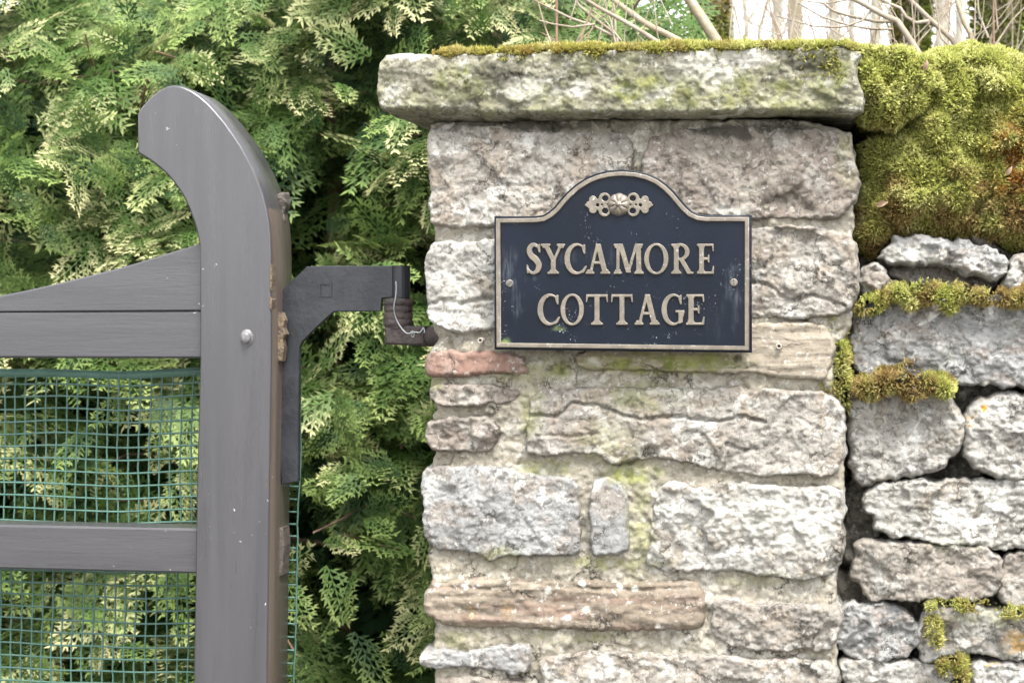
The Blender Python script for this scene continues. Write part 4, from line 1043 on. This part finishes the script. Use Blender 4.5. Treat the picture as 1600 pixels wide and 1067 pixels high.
# ------------------------------------------------------------------ conifer hedge
HEDGE = thing('conifer_hedge', 'tall feathery green conifer hedge growing behind the gate', 'hedge', (-.6, 1.15, 0))
def spray(rs, L):
    """a flat fern-like spray: axis along +x, plane xy, up z. returns V, T, tip"""
    V, T, A = [], [], []
    def kite(p, d, ln, w, t0, t1, zt):
        n = len(V); s = np.array([-d[1], d[0]])
        q = p + d * ln
        m_ = p + d * ln * .45
        V.extend([(p[0], p[1], zt), (m_[0] + s[0] * w, m_[1] + s[1] * w, zt - w * .5), (q[0], q[1], zt - ln * .12), (m_[0] - s[0] * w, m_[1] - s[1] * w, zt - w * .5)])
        T.extend([(n, n + 1, n + 2), (n, n + 2, n + 3)]); A.extend([t0, (t0 + t1) / 2, t1, (t0 + t1) / 2])
    nn = rs.randint(7, 8)
    droop = rs.uniform(.6, 2.0); sway = rs.uniform(-1.2, 1.2)
    def axis(u): return np.array([L * u, sway * L * u * u * .25]), -droop * L * u * u * .25
    for i in range(nn):
        u0, u1 = i / nn, (i + 1) / nn
        p0, z0 = axis(u0); p1, z1 = axis(u1); d = p1 - p0; ln = np.linalg.norm(d); d /= ln
        kite(p0, d, ln * 1.35, L * .013 + .0003, u0 * .6, u1 * .6, z0)
        for sgn in (1, -1):
            uu = u0 + (.5 / nn if sgn > 0 else 0) + rs.uniform(-.02, .02); p, zt = axis(min(max(uu, 0), 1))
            bl = L * (.46 * (1 - uu) ** .9 + .09) * math.sin(min(1, uu * 3.5 + .25) * math.pi / 2) * rs.uniform(.75, 1.2)
            ang = sgn * math.radians(rs.uniform(34, 50)); c, s = math.cos(ang), math.sin(ang)
            bd = np.array([d[0] * c - d[1] * s, d[0] * s + d[1] * c])
            k = max(2, int(bl / (L * .11)))
            for j in range(k):
                v = j / k; bp = p + bd * bl * v; zz = zt - bl * .25 * v * v
                t0 = uu * .45 + v * .5
                kite(bp, bd, bl / k * 1.5, L * .0195 + .0002, t0, t0 + .2, zz)
                for s2 in (1, -1):
                    if j == 0 and s2 * sgn < 0: continue
                    a2 = s2 * math.radians(rs.uniform(32, 50)); c2, s_ = math.cos(a2), math.sin(a2)
                    ld = np.array([bd[0] * c2 - bd[1] * s_, bd[0] * s_ + bd[1] * c2])
                    kite(bp + bd * bl / k * (.4 if s2 > 0 else .1), ld, L * (.165 - .06 * v) * rs.uniform(.65, 1.35), L * .0185 + .0002, t0, min(1.2, t0 + .35), zz)
    return np.array(V), np.array(T), np.clip(np.array(A), 0, 1)
rs = random.Random(12)
def coarse(rs, L):
    V, T, A = [], [], []
    for i in range(7):
        for sg in (1, -1, 0):
            if sg == 0 and i < 6: continue
            u = i / 7; a = sg * rs.uniform(.5, .9); d = np.array([math.cos(a), math.sin(a)]); p = np.array([u * L, 0]); ln = L * (.55 - .3 * u); w = L * .075
            n = len(V); q = np.array([-d[1], d[0]])
            for k_, (f, g_) in enumerate(((0, 0), (.5, 1), (1, 0), (.5, -1))):
                c = p + d * ln * f + q * w * g_; V.append((c[0], c[1], -.1 * ln * f + rs.uniform(-.04, .04) * L)); A.append(.1 + .2 * f)
            T += [(n, n + 1, n + 2), (n, n + 2, n + 3)]
    return np.array(V), np.array(T), np.array(A)
CO = [coarse(rs, .085) for _ in range(6)]
PROT = [spray(rs, .085 * rs.uniform(.85, 1.15)) for _ in range(9)]
prng = np.random.default_rng(40)
def orient(n, outward, facing):
    """frames: x along the spray, z its upper face."""
    a = prng.uniform(0, 2 * math.pi, n)
    d = np.stack([np.cos(a), np.full(n, -outward) + prng.normal(0, .35, n), .75 * np.sin(a) + .05], -1)
    d /= np.linalg.norm(d, axis=1)[:, None]
    nn = np.stack([prng.normal(0, .45, n), np.full(n, -facing), .55 + prng.normal(0, .45, n)], -1)
    nn -= (nn * d).sum(1)[:, None] * d; nn /= np.linalg.norm(nn, axis=1)[:, None]
    return d, np.cross(nn, d), nn
HY = .80
def surf(x, z_): return HY + .16 * fbm(x * 2.6, z_ * 2.6, 1.5, 51, 3) + .05 * perlin(x * 11, z_ * 11, .4, 52) + .2 * sstep(-.25, .0, x)
xa, xb = -2.9, -.08
def batch(mb, n, x0, x1, z0, z1, dep, outward, facing, sc, rlo, rhi, clump=0.0, PROT=None):
    PROT = PROT or globals()['PROT']
    x = prng.uniform(x0, x1, n); z_ = prng.uniform(z0, z1, n)
    if clump:                                           # leave hollows between boughs
        k = perlin(x * 7.5, z_ * 9, 3.3, 61) + .5 * perlin(x * 17, z_ * 19, 8.3, 62)
        keep = k > -clump + prng.uniform(-.15, .15, n); x, z_ = x[keep], z_[keep]; n = len(x)
    y = surf(x, z_) + prng.uniform(dep[0], dep[1], n)
    D, B, N = orient(n, outward, facing); S = prng.uniform(*sc, n); ki = prng.integers(0, len(PROT), n)
    rn = np.clip(rlo + (rhi - rlo) * (prng.random(n) ** 1.3) + .25 * perlin(x * 5, z_ * 5, 1, 66), 0, 1)
    out = []
    for k in range(len(PROT)):
        V, T, A = PROT[k]; idx = np.nonzero(ki == k)[0]
        if not len(idx): continue
        W = S[idx][:, None, None] * (V[None, :, 0, None] * D[idx][:, None] + V[None, :, 1, None] * B[idx][:, None] + V[None, :, 2, None] * N[idx][:, None])
        W += np.stack([x[idx], y[idx], z_[idx]], -1)[:, None]
        F = (T[None] + (np.arange(len(idx)) * len(V))[:, None, None]).reshape(-1, 3)
        mb.add(W.reshape(-1, 3), F, tip=np.tile(A, len(idx)), rnd=np.repeat(rn[idx], len(V)), inst=0.0)
mb = MB()
vx0 = pix(-120., 0., HY)[0]; vx1 = xb; vz0 = pix(0., 1130., HY)[2]; vz1 = pix(0., -60., HY)[2]
HTOP = 1.98
def boughs(mb, nb, dep, rlo, rhi, sc):
    """drooping boughs, each carrying two ranks of sprays that share its lie."""
    for _ in range(nb):
        bx = prng.uniform(vx0 - .1, vx1); bz = prng.uniform(vz0 - .1, min(vz1, HTOP)); a = prng.uniform(0, 2 * math.pi)
        L = prng.uniform(.16, .34); m_ = int(L / .020)
        d = np.array([math.cos(a), -.85 + prng.normal(0, .2), .55 * math.sin(a) - .12]); d /= np.linalg.norm(d)
        nn = np.array([prng.normal(0, .35), -.55, .75 + prng.normal(0, .25)]); nn -= nn @ d * d; nn /= np.linalg.norm(nn); sd = np.cross(nn, d)
        y0 = float(surf(np.array([bx]), np.array([bz]))[0]) + prng.uniform(*dep)
        tipp = np.array([bx, y0, bz]); base = tipp - d * L
        q_ = proj(tipp[None])[0]
        br = rlo + (rhi - rlo) * prng.random() + .34 * sstep(900, 100, q_[0]) * sstep(700, 0, q_[1])  # more cream new growth at upper left, its sunlit look put into the colour
        for k in range(m_ + 1):
            u = k / m_; sgn = 1 if k % 2 else -1
            ang = sgn * math.radians(prng.uniform(30, 55)) if k < m_ else 0.0
            dd = d * math.cos(ang) + sd * math.sin(ang) + nn * prng.normal(0, .18) + np.array([0, 0, -.12]); dd /= np.linalg.norm(dd)
            n2 = nn + prng.normal(0, .22, 3); n2 -= n2 @ dd * dd; n2 /= np.linalg.norm(n2); b2 = np.cross(n2, dd)
            S = prng.uniform(*sc) * (1.15 - .45 * u)
            V, T, A = PROT[prng.integers(len(PROT))]
            p = base + d * L * u - nn * L * .25 * u * u
            W = S * (V[:, 0, None] * dd + V[:, 1, None] * b2 + V[:, 2, None] * n2) + p
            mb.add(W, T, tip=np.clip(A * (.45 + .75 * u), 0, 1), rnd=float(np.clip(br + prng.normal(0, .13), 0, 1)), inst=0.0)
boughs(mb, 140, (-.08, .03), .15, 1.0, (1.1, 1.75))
boughs(mb, 100, (.08, .22), .0, .5, (1.1, 1.7))  # inner layers: old dark foliage, with the hollows' shade put into the colour
batch(mb, 220, vx0, vx1, vz0, vz1, (.02, .14), .5, .75, (.9, 1.5), .0, .6, .05)
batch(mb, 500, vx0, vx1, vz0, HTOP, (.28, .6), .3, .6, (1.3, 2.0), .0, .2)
batch(mb, 700, vx0 - 1.5, vx0, .05, HTOP, (-.03, .4), .5, .7, (1.4, 2.2), .05, .8)
batch(mb, 120, vx0, vx1, HTOP - .12, HTOP + .06, (.0, .6), .3, .5, (1.2, 1.8), .05, .9)
batch(mb, 350, vx0, vx1, .05, vz0, (-.03, .45), .5, .7, (1.4, 2.2), .05, .8)
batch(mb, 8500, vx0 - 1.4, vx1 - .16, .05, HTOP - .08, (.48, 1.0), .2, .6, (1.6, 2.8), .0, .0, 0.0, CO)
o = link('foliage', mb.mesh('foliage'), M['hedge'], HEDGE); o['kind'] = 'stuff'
# the nearest sprays, one by one
pm = []
for V, T, A in PROT:
    me = mesh_np('spray', V, T, dict(tip=A, rnd=np.full(len(A), .0), inst=np.ones(len(A)))); me.materials.append(M['hedge']); pm.append(me)
n = 200
qx = prng.uniform(-20, 860, n); qy = prng.uniform(-10, 1080, n)
p = pix(qx, qy, HY); D, B, N = orient(n, .7, .8); yy = surf(p[:, 0], p[:, 2]) - prng.uniform(.02, .07, n)
hp = world_loc(HEDGE)
for i in range(n):
    o = bpy.data.objects.new('spray', pm[i % len(pm)]); COL.objects.link(o); o.parent = HEDGE
    s = prng.uniform(.85, 1.35)
    mtx = Matrix([(D[i][k] * s, B[i][k] * s, N[i][k] * s) for k in range(3)]).to_4x4()
    mtx.translation = Vector((p[i, 0], yy[i], p[i, 2])) - hp
    o.matrix_basis = mtx
# stems inside
for k in range(7):
    x = -2.75 + k * .40 + rs.uniform(-.08, .08); y = HY + .38 + rs.uniform(-.05, .05)
    zz = np.linspace(-.05, 1.95, 12)
    b = MB(); b.tube(np.stack([x + .03 * perlin(zz * 2, k * 3.1), y + .03 * perlin(zz * 2, k * 5.1 + 2), zz], -1), np.linspace(.035, .012, 12), 8)
    link('trunk', b.mesh('trunk'), M['redtwig'], HEDGE)
for k in range(60):
    x = rs.uniform(vx0, vx1 - .1); zz = rs.uniform(vz0, vz1); y = HY + .36
    dx = rs.uniform(-.25, .25); t = np.linspace(0, 1, 6)
    P = np.stack([x + dx * t, y - (y - surf(np.array([x]), np.array([zz]))[0] + rs.uniform(-.03, .0)) * t, zz + rs.uniform(-.05, .12) * t + .02 * np.sin(5 * t + k)], -1)
    b = MB(); b.tube(P, np.linspace(.0055, .0018, 6), 6); link('branch', b.mesh('branch'), M['redtwig'], HEDGE)

# ------------------------------------------------------------------ bare shrubs and trees beyond the wall
def poly3(pts, Y, n=14, wob_=.004, seed=0):
    P = np.array(pts, float); t = np.linspace(0, len(P) - 1, n)
    X = np.interp(t, np.arange(len(P)), P[:, 0]); Yp = np.interp(t, np.arange(len(P)), P[:, 1])
    W = pix(X, Yp, Y if np.isscalar(Y) else np.interp(t, np.linspace(0, len(P) - 1, len(Y)), Y))
    W = W + wob_ * np.stack([perlin(W[:, 2] * 9, seed * 1.1), perlin(W[:, 2] * 9, seed * 2.3 + 4), perlin(W[:, 0] * 9, seed * 3.1 + 9)], -1)
    return W
PXM = .00085
def shrub(label, Y, stems, base_px, mat='twig', seed=0, fine=None):
    base = pix(float(base_px), 400., Y); base[2] = .1
    S = thing('bare_shrub', label, 'shrub', tuple(base), 'bare shrubs behind the wall')
    rq = random.Random(seed * 7 + 1)
    for k in range(fine[2] if fine else 0):                # fine tangled twiglets
        x0_ = rq.uniform(fine[0], fine[1]); dx = rq.uniform(-70, 70); yb_ = rq.uniform(40, 130)
        stems = stems + [([(x0_, yb_), (x0_ + dx * .4, yb_ - rq.uniform(25, 45)), (x0_ + dx, yb_ - rq.uniform(50, 120)), (x0_ + dx * rq.uniform(1.1, 2.0), yb_ - rq.uniform(110, 170))], rq.uniform(.8, 1.7), .5, rq.choice([None, None, 'bark']))]
    for i, (pts, r0, r1, mt) in enumerate(stems):
        sc_ = (Y - CAM[1]) / DIST
        b = MB(); W = poly3(pts, Y + .06 * math.sin(i * 2.1 + seed), 16, .004, seed + i)
        b.tube(W, np.linspace(r0, r1, 16) * PXM * sc_, 7)
        link('stem' if r0 > 3.5 else 'twig', b.mesh('stem'), M[mt or mat], S)
    return S
shrub('bare tan shoots leaning over the mossy slab in front of the hedge end', .62, [
    ([(1140,180),(1062,66),(1010,38),(960,0),(900,-60)], 6.0, 4.0, 'bark'), ([(1075,200),(1030,68),(985,40),(930,8),(860,-40)], 4.0, 2.6, None),
    ([(1000,190),(960,52),(905,10),(880,-30)], 3.0, 1.8, None), ([(960,56),(925,38),(890,28),(858,14),(830,0)], 2.6, 1.2, None),
    ([(930,40),(895,44),(865,38),(841,31)], 2.0, 1.0, None), ([(870,180),(870,40),(872,-30)], 2.4, 2.0, 'redtwig'), ([(958,180),(962,40),(958,-10)], 2.4, 1.6, None),
    ([(890,120),(912,52),(934,-10)], 2.0, 1.4, 'redtwig'), ([(880,70),(862,60),(846,51)], 1.8, .9, 'redtwig'), ([(930,90),(945,30),(952,0),(954,-30)], 1.6, 1.0, None),
    ([(890,34),(898,10),(902,-10)], 1.4, .8, None), ([(858,14),(866,-10)], 1.2, .8, None), ([(1060,150),(1028,60),(1022,0)], 1.3, .8, None)], 1000, seed=3, fine=(850, 1060, 12))
shrub('thick tan bough leaning past the moss covered trunk', .95, [
    ([(1190,200),(1120,64),(1098,30),(1074,-6),(1040,-70)], 9.5, 7.5, 'bark'), ([(1150,120),(1140,60),(1146,0)], 1.6, 1.0, None)], 1190, 'bark', seed=5)
shrub('bare grey shrub with arching twigs above the wide moss cushion', .78, [
    ([(1560,200),(1490,64),(1452,32),(1420,0),(1390,-30)], 4.6, 3.2, None), ([(1452,34),(1432,36),(1416,26),(1408,12),(1380,0),(1340,-20)], 3.4, 1.8, None),
    ([(1470,140),(1404,32),(1380,22),(1345,4),(1310,-12)], 5.2, 3.4, None), ([(1404,33),(1370,34),(1330,26),(1300,16),(1285,4)], 3.2, 1.5, None),
    ([(1396,45),(1360,45),(1320,38),(1280,26),(1245,4)], 2.2, 1.2, None), ([(1365,12),(1350,32),(1320,42),(1270,40),(1215,24)], 2.0, 1.0, None),
    ([(1345,4),(1330,0),(1290,6),(1250,0)], 2.0, 1.0, None), ([(1530,180),(1516,52),(1505,34),(1494,0)], 4.6, 3.2, 'bark'), ([(1240,180),(1234,64),(1246,0)], 2.6, 2.0, None),
    ([(1290,120),(1266,30),(1256,10)], 1.6, .9, None), ([(1340,150),(1328,66),(1290,42)], 1.6, .9, None), ([(1500,90),(1470,60),(1460,0)], 1.6, 1.1, None),
    ([(1555,120),(1554,50),(1552,0)], 2.0, 1.4, 'redtwig'), ([(1555,70),(1580,34),(1610,4)], 1.8, 1.0, None), ([(1430,90),(1425,0)], 1.4, 1.0, None),
    ([(1200,90),(1232,62),(1180,40)], 1.4, .8, None), ([(1545,60),(1530,20),(1528,-10)], 1.8, 1.2, None)], 1480, seed=7, fine=(1220, 1600, 26))
shrub('spray of upright reddish twigs between the pale trunks', 1.5, [
    ([(1205,150),(1186,50),(1200,0)], 3.2, 2.2, None), ([(1230,120),(1212,40),(1196,10)], 1.8, 1.0, 'redtwig'), ([(1290,140),(1296,60),(1300,0)], 2.0, 1.4, None),
    ([(1350,100),(1375,30),(1380,0)], 1.6, 1.0, 'redtwig'), ([(1450,120),(1470,30),(1500,-10)], 2.2, 1.4, None), ([(1075,110),(1066,30),(1050,0)], 1.4, .8, None),
    ([(1060,100),(1048,28),(1040,0)], 1.4, .8, None), ([(1165,110),(1150,20),(1140,-10)], 1.8, 1.2, None), ([(1480,110),(1484,20),(1490,-10)], 1.6, 1.2, 'redtwig')], 1230, 'twig', seed=9, fine=(1040, 1600, 34))

shrub('faint tangle of thin grey twigs far back in the bright wood', 4.2, [([(1300, 160), (1290, 40), (1310, -40)], 2.0, 1.2, None), ([(1400, 160), (1412, 40), (1404, -40)], 2.2, 1.2, None)], 1320, 'twig', seed=15, fine=(1130, 1600, 44))
def tree(label, px_, Y, w, mat, lean=0.0, mossy=0, seed=0, top=4.2, knot=False):
    sc_ = (Y - CAM[1]) / DIST * PXM
    base = pix(float(px_), 50., Y); zt_ = base[2]; gz = .02 if Y < 1.2 else .68
    T_ = thing('mossy_tree' if mossy else 'bare_tree', label, 'tree', (base[0] - lean * (zt_ - gz) * .5, Y, gz), 'trees beyond the wall')
    n = 22; zz = np.linspace(gz - .1, gz + top, n); f = (zz - gz) / top
    x = base[0] + lean * (zz - zt_) + .02 * perlin(zz * 1.7, seed * 1.3); y = Y + .04 * perlin(zz * 1.3, seed * 2.3)
    r = w * sc_ * .5 * (1.25 - .75 * f + .35 * np.exp(-f * 14))
    b = MB(); b.tube(np.stack([x, y, zz], -1), r, 14)
    link('trunk', b.mesh('trunk'), M[mat], T_)
    rr = random.Random(seed)
    for k in range(7):
        f0 = rr.uniform(.45, .95); zi = gz + top * f0; xi = np.interp(zi, zz, x); ri = np.interp(zi, zz, r) * .5
        a = rr.uniform(0, 6.28); L = rr.uniform(.5, 1.3); t = np.linspace(0, 1, 8)
        P = np.stack([xi + math.cos(a) * L * t, Y + math.sin(a) * L * t * .7, zi + L * .9 * t ** 1.3 + .05 * np.sin(4 * t + k)], -1)
        b = MB(); b.tube(P, ri * (1 - .85 * t), 7)
        for j in range(5):
            u = rr.uniform(.3, .95); i0 = int(u * 7); q0 = P[i0]; dd = np.array([rr.uniform(-1, 1), rr.uniform(-.7, .7), rr.uniform(.1, 1)]) * rr.uniform(.2, .5)
            b.tube(q0 + np.linspace(0, 1, 5)[:, None] * dd, ri * .28 * np.linspace(1, .2, 5), 5)
        link('branch', b.mesh('branch'), M['twig'], T_)
    if mossy:
        mbm = MB(); N_ = mossy; zz2 = prng.uniform(zt_ - .9, zt_ + .75, N_); a = prng.uniform(0, 2 * math.pi, N_)
        bul = 1.0 + .35 * fbm(np.cos(a) * 1.3, np.sin(a) * 1.3, zz2 * 5 + seed, 3, 3) + .25
        rad = np.interp(zz2, zz, r) * bul * prng.uniform(.75, 1.0, N_)
        Nn = np.stack([np.cos(a), np.sin(a), .15 + 0 * a], -1)
        P = np.stack([np.interp(zz2, zz, x), np.interp(zz2, zz, y), zz2], -1) + Nn * rad[:, None]
        shoots(mbm, P, Nn, sc_ * 11, sc_ * 2.2, prng, np.clip(.15 + .8 * fbm(P[:, 0] * 8, P[:, 2] * 8, seed, 2, 2), 0, .7), 0.0, up=-.1, spread=.5)
        o = link('moss', mbm.mesh('moss'), M['ivy'], T_); o['kind'] = 'stuff'
    return T_
tree('straight tree trunk furred with olive moss behind the slab', 1108, 2.1, 44, 'bark', .02, 9000, 1)
tree('stout trunk bushy with dark green moss behind the arching shrub', 1418, 2.3, 40, 'bark', .0, 11000, 2)
tree('trunk with pale moss tufts beside the wide moss cushion', 1560, 2.0, 62, 'bark', -.05, 12000, 3)
tree('mossy leaning trunk right of the tufted one', 1640, 2.6, 40, 'bark', .06, 7000, 4)
tree('bare tan trunk with forking top between the mossy trunks', 1244, 3.2, 24, 'bark', .0, 0, 5)
tree('slim pale trunk just left of the bare tan one', 1140, 4.2, 14, 'farbark', -.05, 0, 6)
FAR = [(1214, 7.5, 17, .03, 'pale slanting bare trunk in the bright wood, next to the bare tan trunk'), (1300, 9.0, 15, -.04, 'thin pale trunk far off behind the arching shrub, leaning back'),
       (1368, 6.5, 17, .03, 'pale grey trunk in the wood beside the dark bushy trunk'), (1472, 7.0, 22, .02, 'pinkish trunk in the wood right behind the shrub stems'),
       (1500, 12, 14, -.03, 'slender pale trunk far off beside the pinkish one'), (1330, 14, 10, .06, 'very thin far trunk slanting behind the arching twigs'),
       (1165, 13, 9, -.05, 'very thin far trunk showing near the olive moss trunk')]
for i, (x, Y, w, ln, lab) in enumerate(FAR):
    tree(lab, x, Y, w, 'farbark', ln, 0, 20 + i, top=7)
